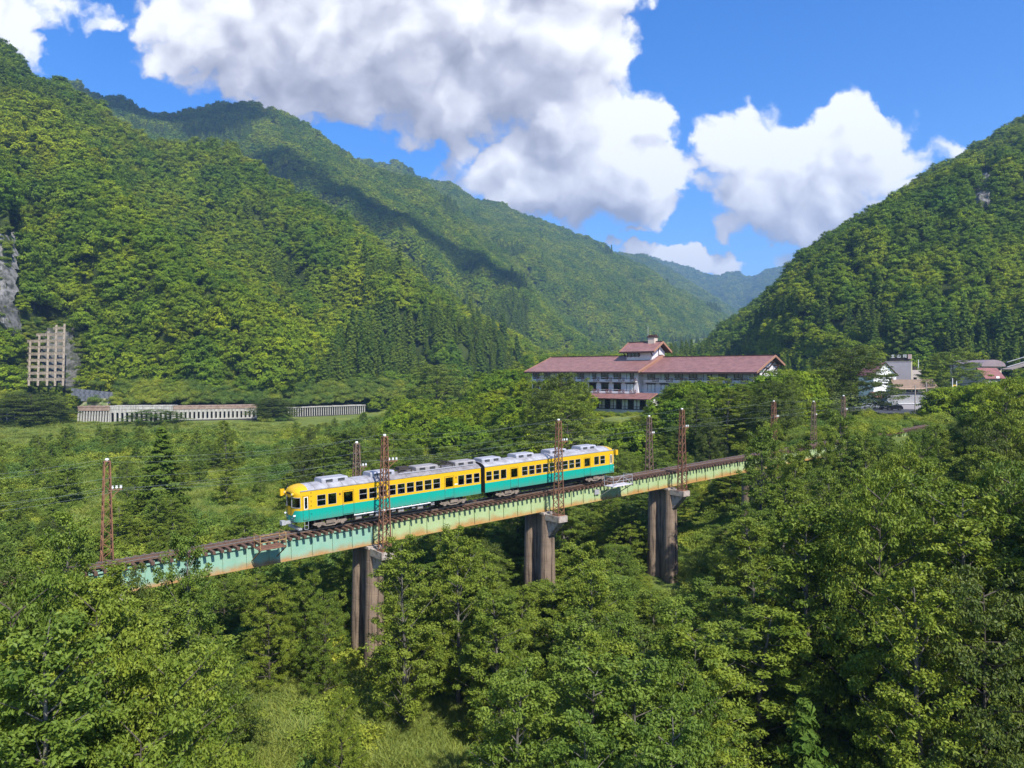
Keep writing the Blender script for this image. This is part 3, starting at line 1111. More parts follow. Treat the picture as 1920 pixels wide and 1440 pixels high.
def girder_mat(name, base, base2):
    m, w, out = new_mat(name)
    b = w.n('ShaderNodeBsdfPrincipled')
    b.inputs['Roughness'].default_value = 0.6
    b.inputs['Specular IOR Level'].default_value = 0.3
    tcn = w.n('ShaderNodeTexCoord')
    o = tcn.outputs['Object']
    sp = w.n('ShaderNodeSeparateXYZ')
    w.link(o, sp.inputs[0])
    c = w.mixc(w.ss(w.noise(o, .9, 5, .6), .3, .7), c4(base), c4(base2))
    streak = w.noise(w.v('MULTIPLY', o, (3.2, 3.2, .35)), 1.6, 5, .65)
    c = w.mixc(w.m('MULTIPLY', w.ss(streak, .55, .75), .35), c, c4((0.40, 0.30, 0.16)))
    # rust creeping up from the bottom flange and under the top flange
    n1 = w.noise(o, .55, 6, .68)
    hgt = w.m('ADD', sp.outputs[2], 2.05)         # metres above the bottom flange
    edge = w.m('ADD', w.m('MULTIPLY', w.m('SUBTRACT', n1, .42), 1.5), .10)
    rust = w.ss(w.m('SUBTRACT', edge, hgt), -.42, .30)
    rcol = w.mixc(w.noise(o, 6, 5, .7), c4((0.28, 0.11, 0.03)), c4((0.48, 0.25, 0.07)))
    c = w.mixc(w.m('MULTIPLY', rust, .85), c, rcol)
    w.link(c, b.inputs['Base Color'])
    w.link(b.outputs[0], out.inputs[0])
    return m


M_MINT = girder_mat('mint_paint', (0.22, 0.40, 0.295), (0.27, 0.44, 0.33))
M_LIME = girder_mat('pale_green_paint', (0.33, 0.43, 0.20), (0.38, 0.47, 0.24))
M_RUST = mat('rusty_steel', (0.25, 0.115, 0.06), 0.85, 0, 3.5, col2=(0.13, 0.065, 0.04), lo=.3, hi=.7)
M_GALV = mat('galvanised_steel', (0.5, 0.5, 0.52), 0.5, 0.2, 5.0, metal=.3)
M_YELLOW_RAIL = mat('weathered_yellow_paint', (0.45, 0.32, 0.12), 0.7, 0, 6, col2=(0.24, 0.11, 0.05))
M_DARKSTEEL = mat('dark_steel', (0.05, 0.04, 0.035), 0.8, .3, 4)


def concrete_mat(name, light, dark, streaks=True):
    m, w, out = new_mat(name)
    b = w.n('ShaderNodeBsdfPrincipled')
    b.inputs['Roughness'].default_value = 0.9
    b.inputs['Specular IOR Level'].default_value = 0.2
    tcn = w.n('ShaderNodeTexCoord')
    o = tcn.outputs['Object']
    f = w.ss(w.noise(o, .6, 8, .7), .3, .7)
    c = w.mixc(f, c4(light), c4(tuple(x * .7 for x in light)))
    s = w.noise(w.v('MULTIPLY', o, (2.2, 2.2, .12)), 1.2, 6, .7)
    c = w.mixc(w.m('MULTIPLY', w.ss(s, .48, .62), .8), c, c4(dark))
    w.link(c, b.inputs['Base Color'])
    bp = w.n('ShaderNodeBump')
    bp.inputs['Strength'].default_value = .5
    bp.inputs['Distance'].default_value = .04
    w.link(w.noise(o, 6, 6, .7), bp.inputs['Height'])
    w.link(bp.outputs[0], b.inputs['Normal'])
    w.link(b.outputs[0], out.inputs[0])
    return m


M_PIER = concrete_mat('stained_concrete', (0.27, 0.20, 0.145), (0.035, 0.026, 0.02))
M_CAP = mat('pale_concrete', (0.42, 0.36, 0.31), 0.9, 0, 2.5, col2=(0.22, 0.17, 0.14), lo=.42, hi=.68, bump=.5)

JOINTS = [-33.3, -13.15, 7.0, 27.2, 47.35, 67.55, 87.75, 108.0, 126.0]
bridge = line_empty('railway_bridge', 0, 'long plate girder railway bridge in mint and pale green crossing above the trees', 'bridge')
S0, S1 = JOINTS[0], JOINTS[-1]


def girder(mb, a, b, y):
    zt, zb = -.40, -2.05
    mb.bb(a, b, y - .012, y + .012, zb + .03, zt - .03)
    for z in (zt, zb):
        mb.bb(a, b, y - .17, y + .17, z - .03, z + .03)
    n = 11
    for k in range(n + 1):
        x = a + .06 + (b - a - .12) * k / n
        for sgn in (-1, 1):
            mb.bb(x - .02, x + .02, y + sgn * .012, y + sgn * .11, zb + .03, zt - .03)
            mb.bb(x - .06, x + .06, y + sgn * .10, y + sgn * .118, zb + .03, zt - .03)
    # riveted cover plate and angle lines along both flanges
    for sgn in (-1, 1):
        mb.bb(a, b, y + sgn * .012, y + sgn * .028, zb + .03, zb + .17)
        mb.bb(a, b, y + sgn * .012, y + sgn * .028, zt - .15, zt - .03)


for a, b in zip(JOINTS[:-1], JOINTS[1:]):
    pm = M_MINT if b <= 7.1 else M_LIME
    for y in (-.92, .92):
        g = MB()
        girder(g, a + .09, b - .09, y)
        o = g.build('girder', pm, bridge)
    br = MB()
    n = 6
    for k in range(n + 1):
        x = a + .3 + (b - a - .6) * k / n
        for z in (-.55, -1.9):
            br.bar((x, -.9, z), (x, .9, z), .09)
        br.bar((x, -.9, -.55), (x, .9, -1.9), .08)
        br.bar((x, .9, -.55), (x, -.9, -1.9), .08)
        if k < n:
            x2 = a + .3 + (b - a - .6) * (k + 1) / n
            br.bar((x, -.9, -.6), (x2, .9, -.6), .08)
    br.build('cross_bracing', pm, bridge)
for k, y in enumerate((-.535, .535)):
    r_ = MB()
    r_.bb(S0, S1, y - .065, y + .065, -.152, -.13)
    r_.bb(S0, S1, y - .012, y + .012, -.13, -.045)
    r_.bb(S0, S1, y - .035, y + .035, -.045, -.002, 1)
    r_.build('rail', [M_RAIL, M_RAILTOP], bridge)
gr = MB()
for y in (-.30, .30):
    gr.bb(S0, S1, y - .06, y + .06, -.152, -.03)
gr.build('guard_rail', M_RAIL, bridge)
smesh = []
for k in range(4):
    s_ = MB()
    s_.bb(-.11, .11, -1.52 - .07 * (k % 2), 1.5 + .05 * (k // 2), -.378, -.155)
    smesh.append(s_.mesh('sleeper', M_SLEEPER))
nsl = int((S1 - S0) / .6)
for k in range(nsl):
    o = put('sleeper', smesh[(k * 7) % 4], bridge)
    o.location = (S0 + .3 + k * .6 + random.uniform(-.03, .03), random.uniform(-.09, .09), 0)
    o.rotation_euler = (0, 0, random.uniform(-.02, .02))
# refuge platforms: one rusty near the left, one galvanised beyond the train


def refuge(s, w_, matl, deck, drop):
    m_ = MB()
    m_.bb(s - w_ / 2, s + w_ / 2, -2.95, -1.55, -.40 - drop, -.34 - drop, 1)
    for x in (s - w_ / 2 + .04, s + w_ / 2 - .04):
        m_.bar((x, -2.9, -.40), (x, -.95, -1.55), .07)
        for y in (-2.92, -1.6):
            m_.bar((x, y, -.34), (x, y, .72), .05)
        for z in (.2, .72):
            m_.bar((x, -2.92, z), (x, -1.6, z), .045)
    for z in (.2, .72):
        m_.bar((s - w_ / 2, -2.92, z), (s + w_ / 2, -2.92, z), .045)
    return m_


refuge(-2.6, 2.1, 0, 0, 0).build('refuge_platform', [M_YELLOW_RAIL, M_RUST], bridge)['label'] = 'rusty refuge platform with yellow railing beside the track'
m_ = refuge(37.0, 3.2, 0, 0, 0)
for a_, b_ in (((35.4, -2.92, -.3), (37.0, -2.92, .72)), ((37.0, -2.92, .72), (38.6, -2.92, -.3))):
    m_.bar(a_, b_, .04)
m_.build('refuge_platform', [M_GALV, mat('pale_deck', (.62, .58, .6), .6, .1)], bridge)['label'] = 'grey galvanised refuge platform with pale deck beyond the train'
# pipe and small box hung on the web under the pale platform
d_ = MB()
d_.bb(34.4, 35.1, -1.15, -.96, -1.3, -.75)
d_.build('junction_box', M_GALV, bridge)


# ------------------------------------------------------------------ piers
def pier_column(ztop, zbot, r0, y, taper):
    """round column in lifts of concrete with shallow recessed joints"""
    n = 22
    zs = list(np.linspace(ztop, zbot, 13))
    m_ = MB()
    rings = []
    for k, z in enumerate(zs):
        r_ = r0 + taper * (ztop - z)
        c = [(math.cos(2 * math.pi * i / n) * r_, y + math.sin(2 * math.pi * i / n) * r_) for i in range(n)]
        if k in (0, len(zs) - 1):
            rings.append([(x, q, z) for x, q in c])
            continue
        g = .984
        rings.append([(x, q, z + .035) for x, q in c])
        rings.append([(x * g, y + (q - y) * g, z + .02) for x, q in c])
        rings.append([(x * g, y + (q - y) * g, z - .02) for x, q in c])
        rings.append([(x, q, z - .035) for x, q in c])
    for ring in rings:
        m_.v += ring
    for k in range(len(rings) - 1):
        for i in range(n):
            j = (i + 1) % n
            m_.f.append(((k + 1) * n + i, (k + 1) * n + j, k * n + j, k * n + i))
            m_.mi.append(0)
    m_.f.append(tuple(range(n)))
    m_.mi.append(0)
    return m_


PIER_LABELS = ['left bridge pier hidden in the foreground trees', 'tall dark pier under the front end of the leading railcar',
               'pier under the rear railcar half hidden by trees', 'pale sided pier to the right of the train', 'fourth pier among the right hand trees',
               'pier hidden in the trees right of the bridge', 'last pier near the end of the bridge']
for k, s in enumerate(JOINTS[1:-1]):
    base = on_line(s)
    ztop = -2.05 - .30
    zg = gz(base.x, base.y) - .5 - base.z
    e = empty('bridge_pier', base, YAW, PIER_LABELS[k], 'bridge pier', 'concrete piers of the railway bridge')
    zg = min(zg, ztop - 3)
    pier_column(ztop, zg, .72, -1.25, .022).build('column', M_PIER, e)
    pier_column(ztop, zg, .72, 1.25, .022).build('column', M_PIER, e)
    w_ = MB()
    w_.bb(-.30, .30, -1.2, 1.2, zg, ztop - .01)
    w_.build('web_wall', M_PIER, e)
    c_ = MB()
    c_.bb(-.72, .72, -1.5, 1.7, ztop + .003, ztop + .22)
    c_.build('bearing_seat', M_CAP, e)
    b_ = MB()
    b_.bb(-.62, .62, -3.7, -1.62, ztop - .5, ztop + .12)
    b_.prism([(-3.55, ztop - .503), (-1.6, ztop - .503), (-1.6, ztop - 2.3), (-2.05, ztop - 2.1)], 0, -.45, .45)
    b_.build('pole_bracket', M_CAP, e)
    # steel shoes under the girders
    sh_ = MB()
    for y in (-.92, .92):
        for x in (-.35, .35):
            sh_.bb(x - .16, x + .16, y - .2, y + .2, ztop + .222, -2.085)
    sh_.build('bearing_shoe', M_DARKSTEEL, e)


# ------------------------------------------------------------------ lattice poles and wires
M_PORC = mat('white_porcelain', (.75, .75, .72), .3)
M_OLDRUST = mat('old_brown_steel', (0.21, 0.13, 0.09), 0.85, 0, 3.0, col2=(0.13, 0.085, 0.065))


def lattice_pole(loc, h, w0, w1, label, matl, arm=1.0, yaw=YAW):
    e = empty('lattice_pole', loc, yaw, label, 'catenary pole', 'lattice poles along the railway')
    for sx in (-1, 1):
        for sy in (-1, 1):
            m_ = MB()
            m_.bar((sx * w0 / 2, sy * w0 / 2, 0), (sx * w1 / 2, sy * w1 / 2, h), .085)
            m_.build('leg', matl, e)
    m_ = MB()
    n = int(h / .52)
    for k in range(n):
        za, zb = h * k / n, h * (k + 1) / n
        wa, wb = (w0 + (w1 - w0) * k / n) / 2, (w0 + (w1 - w0) * (k + 1) / n) / 2
        f = 1 if k % 2 else -1
        for s2 in (-1, 1):
            m_.bar((f * wa, s2 * wa, za), (-f * wb, s2 * wb, zb), .075, .03)
            m_.bar((s2 * wa, f * wa, za), (s2 * wb, -f * wb, zb), .075, .03)
    m_.build('lattice_bracing', matl, e)
    m_ = MB()
    m_.bb(-w0 / 2 - .1, w0 / 2 + .1, -w0 / 2 - .1, w0 / 2 + .1, -.02, .05)
    m_.bb(-w1 / 2 - .05, w1 / 2 + .05, -w1 / 2 - .05, w1 / 2 + .05, h, h + .06)
    m_.build('base_plate', matl, e)
    # side arm with insulators near the top
    m_ = MB()
    za = h - 2.1
    m_.bar((.1, 0, za), (1.25 * arm, 0, za), .09)
    m_.bar((.1, 0, za - .75), (1.0 * arm, 0, za - .05), .05)
    m_.build('cross_arm', matl, e)
    for k in range(3):
        m_ = MB()
        x = (.45 + .35 * k) * arm
        m_.tube([(x, 0, za + .05), (x, 0, za + .14), (x, 0, za + .22), (x, 0, za + .3)], [.05, .1, .07, .1], 7)
        m_.build('insulator', M_PORC, e)
    m_ = MB()
    m_.tube([(0, 0, h + .06), (0, 0, h + .16), (0, 0, h + .26)], [.09, .15, .1], 7)
    m_.build('insulator', M_PORC, e)
    return e


PW = .80
tops = {}
for s, v, zt, lab, mt_ in ((7.0, 3.07, -5.45, 'red rusty lattice pole in front of the leading railcar', M_RUST),
                           (27.2, 3.0, -4.95, 'rusty lattice pole in front of the rear railcar', M_RUST),
                           (47.35, 3.0, -4.45, 'rusty lattice pole on the bridge pier right of the train', M_RUST),
                           (67.55, 2.9, -4.0, 'thin rusty pole top showing among trees under the hotel', M_RUST),
                           (87.75, 2.6, -3.65, 'pale brown pole above the trees right of centre, taller of two', M_OLDRUST)):
    b_ = on_line(s, v, -2.22)
    lattice_pole(b_, zt - b_.z, PW, .36, lab, mt_)
    tops[(s, 1)] = Vector((b_.x, b_.y, zt))
for s, v, zt, lab, mt_ in ((-13.15, -2.0, -6.5, 'rusty lattice pole at far left among the foreground trees', M_RUST),
                           (7.0, -2.1, -6.45, 'brown pole top behind the roof of the leading railcar', M_OLDRUST),
                           (47.35, -2.1, -5.55, 'brown lattice pole on the far side of the track right of the train', M_OLDRUST),
                           (87.75, -2.3, -4.7, 'brown lattice pole beside the far end of the bridge, shorter of two', M_OLDRUST)):
    b_ = on_line(s, v, -2.2)
    lattice_pole(b_, zt - b_.z, PW, .36, lab, mt_, arm=.8)
    tops[(s, 0)] = Vector((b_.x, b_.y, zt))
M_WIRE = mat('wire', (.10, .10, .10), .5)
M_WIRE_L = mat('weathered_copper_wire', (.20, .25, .22), .6)


def wire(pts, r_, label, sag=.35, matl=None):
    m_ = MB()
    full = []
    for a_, b_ in zip(pts[:-1], pts[1:]):
        for k in range(8):
            t = k / 8
            p = Vector(a_).lerp(Vector(b_), t)
            p.z -= sag * 4 * t * (1 - t)
            full.append(p)
    full.append(Vector(pts[-1]))
    m_.tube(full, r_, 4, caps=False)
    return tag(m_.build('overhead_wire', matl or M_WIRE_L), label, 'wire', 'overhead wires of the railway')


SS = [-53, -33.3] + JOINTS[1:]
wire([on_line(s, 0, 5.1) for s in SS], .0055, 'contact wire hanging above the middle of the track', .03)
wire([on_line(s, 0, 6.0) for s in SS], .0055, 'messenger wire just above the contact wire', .35)
wire([on_line(s, 3.05, 7.75 - .002 * s) for s in SS], .0055, 'top feeder wire strung along the near poles', .5)
wire([on_line(s, -2.1, 6.9) for s in SS], .0055, 'upper feeder wire strung along the far poles', .55)
wire([on_line(s, 3.9, 5.6) for s in SS], .0055, 'lower side wire strung on arms of the near poles', .5)
wire([on_line(s, -2.9, 4.9) for s in SS], .0055, 'lower side wire strung on arms of the far poles', .5)
for s, wl in ((7.0, 'head span wire above the leading railcar'), (27.2, 'head span wire above the rear railcar'), (47.35, 'head span wire right of the train'), (67.55, 'head span wire over the hidden spans'), (87.75, 'head span wire at the far brown poles')):
    wire([on_line(s, 3.0, 6.55), on_line(s, -2.1, 6.35)] , .012, wl, .12, M_WIRE)


# ------------------------------------------------------------------ railcars
def paint(name, c, rough=.35):
    m, w, out = new_mat(name)
    b = w.n('ShaderNodeBsdfPrincipled')
    tcn = w.n('ShaderNodeTexCoord')
    f = w.ss(w.noise(w.v('MULTIPLY', tcn.outputs['Object'], (1, 1, .35)), 1.8, 6, .7), .45, .8)
    c1 = w.mixc(w.m('MULTIPLY', f, .25), c4(c), c4(tuple(x * .55 + .03 for x in c)))
    # brake dust thrown up along the skirt and streaks below the windows
    sp = w.n('ShaderNodeSeparateXYZ')
    w.link(tcn.outputs['Object'], sp.inputs[0])
    st = w.noise(w.v('MULTIPLY', tcn.outputs['Object'], (5.0, 5.0, .4)), 1.5, 5, .7)
    low = w.ss(w.m('ADD', sp.outputs[2], w.m('MULTIPLY', st, -.9)), .30, 1.15, .42, 0.0)
    c1 = w.mixc(low, c1, c4((.16, .115, .08)))
    c1 = w.mixc(w.m('MULTIPLY', w.ss(st, .56, .74), .16), c1, c4((.12, .10, .07)))
    w.link(c1, b.inputs['Base Color'])
    b.inputs['Roughness'].default_value = rough
    b.inputs['Specular IOR Level'].default_value = .4
    w.link(b.outputs[0], out.inputs[0])
    return m


M_YEL = paint('yellow_paint', (0.68, 0.40, 0.010))
M_GRN = paint('green_paint', (0.006, 0.33, 0.25))
M_ROOF_L = mat('silver_roof', (0.38, 0.375, 0.40), .6, 0, 1.2, col2=(0.22, 0.21, 0.22), detail=8)
M_ROOF_D = mat('brown_grey_roof', (0.26, 0.24, 0.25), .8, 0, 1.4, col2=(0.17, 0.155, 0.155), detail=8)
M_AC_L = mat('silver_unit', (0.36, 0.36, 0.40), .5, .15, 2)
M_AC_D = mat('grey_unit', (0.30, 0.28, 0.28), .7, .2, 2)
M_ALU = mat('aluminium', (0.50, 0.50, 0.52), .35, metal=.4)
M_UNDER = mat('underframe_grime', (0.05, 0.042, 0.037), .9, .4, 3)
M_BEIGE = mat('dusty_equipment', (0.27, 0.215, 0.17), .9, .4, 2.5)
M_INT = mat('cab_interior', (0.30, 0.30, 0.28), .7)
M_SEAT = mat('red_moquette', (0.22, 0.025, 0.025), .9)
M_WHITE = mat('white_enamel', (0.78, 0.78, 0.76), .4)
M_LAMP = mat('lamp_lens', (0.8, 0.78, 0.7), .1, spec=.8)
M_LINE = mat('dark_gap', (0.03, 0.03, 0.03), .8)


def glass_mat():
    m, w, out = new_mat('window_glass')
    tr = w.n('ShaderNodeBsdfTransparent')
    tr.inputs[0].default_value = (.55, .60, .58, 1)
    gl = w.n('ShaderNodeBsdfGlossy')
    gl.inputs['Roughness'].default_value = .03
    fr = w.n('ShaderNodeFresnel')
    fr.inputs[0].default_value = 1.5
    mxs = w.n('ShaderNodeMixShader')
    w.link(w.m('ADD', fr.outputs[0], .03), mxs.inputs[0])
    w.link(tr.outputs[0], mxs.inputs[1])
    w.link(gl.outputs[0], mxs.inputs[2])
    w.link(mxs.outputs[0], out.inputs[0])
    return m


M_GLASS = glass_mat()
HWID = 1.37
ZB, ZS, ZT = .95, 1.88, 3.45           # bottom of the body, colour line, gutter
ZC = 3.86                              # crown of the roof
CARL = 18.55
DDOOR = (.48, 1.02)
DOORS = [(4.0, 5.05), (14.32, 15.37)]
WINS = [(1.73, 2.49), (2.69, 3.45)] + [(5.55 + .94 * k, 6.31 + .94 * k) for k in range(9)] + [(15.85, 16.57), (16.76, 17.49), (17.69, 18.38)]
ONEPANE = (1, 11)


def side_panel(y, flip):
    """the side sheet with openings; outer face plus a thin return at every opening"""
    holes = [(a, b, 2.07, 2.985) for a, b in WINS] + [(a + .1, b - .1, 2.05, 2.93) for a, b in DOORS] + [(.64, .88, 2.0, 2.92)]
    xs = sorted({.33, CARL} | {h[0] for h in holes} | {h[1] for h in holes})
    zs = sorted({ZB, ZS, ZT} | {h[2] for h in holes} | {h[3] for h in holes})
    m_ = MB()
    for i in range(len(xs) - 1):
        for j in range(len(zs) - 1):
            cx, cz = (xs[i] + xs[i + 1]) / 2, (zs[j] + zs[j + 1]) / 2
            if any(h[0] < cx < h[1] and h[2] < cz < h[3] for h in holes):
                continue
            q = [(xs[i], y, zs[j]), (xs[i + 1], y, zs[j]), (xs[i + 1], y, zs[j + 1]), (xs[i], y, zs[j + 1])]
            m_.poly(q if not flip else q[::-1], 1 if cz < ZS else 0)
    yi = y - math.copysign(.06, y)
    for a, b, c, d in holes:
        for p, q in (((a, c), (b, c)), ((b, c), (b, d)), ((b, d), (a, d)), ((a, d), (a, c))):
            m_.poly([(p[0], y, p[1]), (q[0], y, q[1]), (q[0], yi, q[1]), (p[0], yi, p[1])], 0)
    return m_


def arc_z(y, crown=ZC, gut=ZT, hw=HWID):
    t = min(1.0, abs(y) / hw)
    return gut + (crown - gut) * (1 - t ** 2.4) ** .75


def build_car(name, label, roof_dark, panto):
    e = empty(name, (0, 0, 0), 0, label, 'railcar', 'the two coupled railcars')
    sides = []
    for y, fl in ((-HWID, False), (HWID, True)):
        sides.append(side_panel(y, fl).build('body_side', [M_YEL, M_GRN], e))
    # gutter line and skirt edge
    m_ = MB()
    for y in (-HWID - .015, HWID + .015):
        m_.bb(.3, CARL, y - .02, y + .02, ZT - .02, ZT + .05)
    m_.build('gutter', M_ALU if not roof_dark else M_ROOF_L, e)
    # windows: frame and middle bar as one piece, the glass behind it
    fm, pm = {}, {}
    for k, (a, b) in enumerate(WINS):
        for y in (-HWID, HWID):
            sg = math.copysign(1, y)
            f = MB()
            t = .024
            x0, x1, z0, z1 = a, b, 2.07, 2.985
            yo, yi = y + sg * .006, y - sg * .05
            f.bb(x0, x0 + t, yo, yi, z0, z1)
            f.bb(x1 - t, x1, yo, yi, z0, z1)
            f.bb(x0 + t, x1 - t, yo, yi, z0, z0 + t)
            f.bb(x0 + t, x1 - t, yo, yi, z1 - t, z1)
            if k not in ONEPANE:
                f.bb(x0 + t, x1 - t, y + sg * .002, yi, 2.535, 2.575)
            w_ = f.build('window_frame', M_ALU, e)
            g = MB()
            yy = y - sg * .03
            g.poly([(x0 + t, yy, z0 + t), (x1 - t, yy, z0 + t), (x1 - t, yy, z1 - t), (x0 + t, yy, z1 - t)])
            g.build('pane', M_GLASS, w_)
    for a, b in DOORS + [DDOOR]:
        for y in (-HWID, HWID):
            sg = math.copysign(1, y)
            cabd = a < 1
            zt_ = 3.05
            d = MB()
            # door leaf: proud edge strips round the leaf and round the glass, so that the joint reads
            yo = y + sg * .004
            w0, w1, h0, h1 = (a + .1, b - .1, 2.05, 2.93) if not cabd else (.64, .88, 2.0, 2.92)
            for (p, q, r0, r1, mi) in ((a, a + .03, 1.04, zt_, 2), (b - .03, b, 1.04, zt_, 2), (a, b, 1.04, 1.08, 2), (a, b, zt_ - .03, zt_, 2)):
                d.bb(p, q, y - sg * .004, y + sg * .005, r0, r1, mi)
            tt = .045
            for (p, q, r0, r1) in ((w0 - tt, w0, h0 - tt, h1 + tt), (w1, w1 + tt, h0 - tt, h1 + tt), (w0, w1, h0 - tt, h0), (w0, w1, h1, h1 + tt)):
                d.bb(p, q, y - sg * .004, y + sg * .02, r0, r1, 1 if cabd else 0)
            if not cabd:
                d.bb(a - .02, b + .02, y - sg * .002, y + sg * .05, 1.0, 1.035, 3)
            o = d.build('door', [M_YEL, M_WHITE, M_LINE, M_GRN], e)
            g = MB()
            yy = y - sg * .03
            g.poly([(w0, yy, h0), (w1, yy, h0), (w1, yy, h1), (w0, yy, h1)])
            g.build('door_window', M_GLASS, o)
            if not cabd:
                h_ = MB()
                h_.bb(a + .06, a + .10, y + sg * .004, y + sg * .03, 1.75, 1.95)
                h_.build('handle', M_ALU, o)
    # rungs and lamps on the side
    m_ = MB()
    for z in (1.55, 2.2, 2.6, 3.0, 3.28):
        m_.bar((1.14, -HWID - .05, z), (1.26, -HWID - .05, z), .02)
    m_.build('climbing_rung', M_LINE, e)
    m_ = MB()
    m_.bb(3.68, 3.84, -HWID - .05, -HWID + .01, 2.78, 2.92)
    m_.bb(15.55, 15.68, -HWID - .05, -HWID + .01, 2.8, 2.92)
    m_.build('side_lamp', mat('side_lamp_lens', (.25, .12, .04), .3), e)
    m_ = MB()
    m_.bb(15.46, 15.78, -HWID - .008, -HWID + .002, 2.16, 2.26)
    m_.build('destination_plate', M_WHITE, e)
    # roof
    m_ = MB()
    nx_, nyy = 16, 12
    us = [.93] + list(np.linspace(1.4, CARL, nx_))
    ys = [-HWID + 2 * HWID * j / nyy for j in range(nyy + 1)]
    ys = [HWID * math.sin(math.pi / 2 * y / HWID) for y in ys]
    for i in range(len(us) - 1):
        for j in range(nyy):
            q = [(us[i], ys[j], arc_z(ys[j])), (us[i + 1], ys[j], arc_z(ys[j])), (us[i + 1], ys[j + 1], arc_z(ys[j + 1])), (us[i], ys[j + 1], arc_z(ys[j + 1]))]
            m_.poly(q, 1 if (roof_dark and us[i] > 6.9) else 0)
    m_.build('roof', [M_ROOF_L, M_ROOF_D], e, smooth=True)
    m_ = MB()      # sheet seams along the roof
    for k in range(14):
        x = 1.6 + k * 1.25
        for j in range(nyy):
            a_, b_ = ys[j], ys[j + 1]
            m_.bar((x, a_, arc_z(a_) + .008), (x, b_, arc_z(b_) + .008), .05, .02)
    m_.build('roof_seam', M_ROOF_D if roof_dark else M_ROOF_L, e)
    # end wall and floor
    m_ = MB()
    prof = [(-HWID, ZB), (HWID, ZB), (HWID, ZT)] + [(y, arc_z(y)) for y in reversed(ys[1:-1])] + [(-HWID, ZT)]
    gw = .42
    m_.prism([(-HWID, ZB), (-gw, ZB), (-gw, ZT), (-HWID, ZT)], 0, CARL - .03, CARL)
    m_.prism([(gw, ZB), (HWID, ZB), (HWID, ZT), (gw, ZT)], 0, CARL - .03, CARL)
    m_.prism([(gw, 2.95), (gw, ZT), *[(y, arc_z(y)) for y in reversed(ys) if abs(y) < HWID * .995], (-gw, ZT), (-gw, 2.95)][0:0] or
             [(-HWID, ZT), (HWID, ZT)] + [(y, arc_z(y)) for y in reversed(ys[1:-1])], 0, CARL - .028, CARL - .002)
    m_.prism([(-gw, 2.95), (gw, 2.95), (gw, ZT), (-gw, ZT)], 0, CARL - .029, CARL - .001)
    m_.build('end_wall', [M_UNDER], e)
    m_ = MB()
    m_.bb(.4, CARL - .04, -HWID + .07, HWID - .07, ZB + .01, ZB + .16)
    m_.build('floor', M_UNDER, e)
    # inside: seats, cab wall
    m_ = MB()
    for k in range(9):
        x = 5.62 + .94 * k
        for y in (-.85, .85):
            m_.bb(x, x + .5, y - .42, y + .42, 1.1, 1.6)
            m_.bb(x + .42, x + .54, y - .42, y + .42, 1.6, 2.32)
    for y in (-.95, .95):
        m_.bb(15.9, 18.3, y - .3, y + .3, 1.1, 1.6)
        m_.bb(15.9, 18.3, y * 1.22 - .06, y * 1.22 + .06, 1.6, 2.1)
    m_.build('seats', M_SEAT, e)
    m_ = MB()
    m_.bb(1.30, 1.36, -HWID + .08, -.35, ZB + .2, 3.3)
    m_.bb(1.30, 1.36, .35, HWID - .08, ZB + .2, 3.3)
    m_.bb(.3, .75, .2, 1.1, 1.2, 2.0)
    m_.build('cab_bulkhead', M_INT, e)
    m_ = MB()
    m_.bb(1.4, CARL - .04, -HWID + .1, HWID - .1, 3.30, 3.36)
    m_.build('ceiling', M_INT, e)
    # cab front: plan outline carried up, colour line dips to a tongue in the middle
    plan = []
    nc_ = 28
    for k in range(nc_ + 1):
        t = -1 + 2 * k / nc_
        y = HWID * math.copysign(abs(math.sin(t * math.pi / 2)) ** .9, t) if abs(t) < 1 else HWID * t
        x = .34 * abs(y / HWID) ** 5.0 - .10 * (1 - (y / HWID) ** 2)
        plan.append((x, y))

    def tongue(y):
        t = abs(y)
        return ZS - (.48 * (1 - sstep(t, .42, .98)))
    ztop = 3.12
    m_ = MB()
    rows_win = [2.0, 2.92]
    frames, panes = [], []
    for k in range(nc_):
        (xa, ya), (xb, yb) = plan[k], plan[k + 1]
        yc = (ya + yb) / 2
        za, zb = float(tongue(ya)), float(tongue(yb))
        m_.poly([(xa, ya, ZB), (xa, ya, za), (xb, yb, zb), (xb, yb, ZB)], 1)
        m_.poly([(xa, ya, za), (xa, ya, 2.12), (xb, yb, 2.12), (xb, yb, zb)], 0)
        if not (.42 < abs(yc) < 1.345):
            if abs(yc) < .30:            # the door in the middle of the front has its own glass
                m_.poly([(xa, ya, 2.88), (xa, ya, ztop), (xb, yb, ztop), (xb, yb, 2.88)], 0)
                m_.poly([(xa, ya, 2.12), (xa, ya, 2.16), (xb, yb, 2.16), (xb, yb, 2.12)], 0)
                panes.append([(xa + .03, ya, 2.16), (xa + .03, ya, 2.88), (xb + .03, yb, 2.88), (xb + .03, yb, 2.16)])
            else:
                m_.poly([(xa, ya, 2.12), (xa, ya, ztop), (xb, yb, ztop), (xb, yb, 2.12)], 0)
        else:
            m_.poly([(xa, ya, 2.92), (xa, ya, ztop), (xb, yb, ztop), (xb, yb, 2.92)], 0)
            panes.append([(xa + .03, ya, 2.12), (xa + .03, ya, 2.92), (xb + .03, yb, 2.92), (xb + .03, yb, 2.12)])
    front = m_.build('cab_front', [M_YEL, M_GRN], e, smooth=False)
    m_ = MB()
    for q in panes:
        m_.poly(q)
    m_.build('windscreen', M_GLASS, front)
    m_ = MB()
    for sgn in (-1, 1):
        seq = [p for p in plan if .40 <= sgn * p[1] <= 1.36]
        for z in (2.11, 2.93):
            for a_, b_ in zip(seq[:-1], seq[1:]):
                m_.bar((a_[0] - .01, a_[1], z), (b_[0] - .01, b_[1], z), .04)
        for p in (seq[0], seq[-1]):
            m_.bar((p[0] - .01, p[1], 2.09), (p[0] - .01, p[1], 2.95), .04)
    m_.build('windscreen_frame', M_ALU, front)
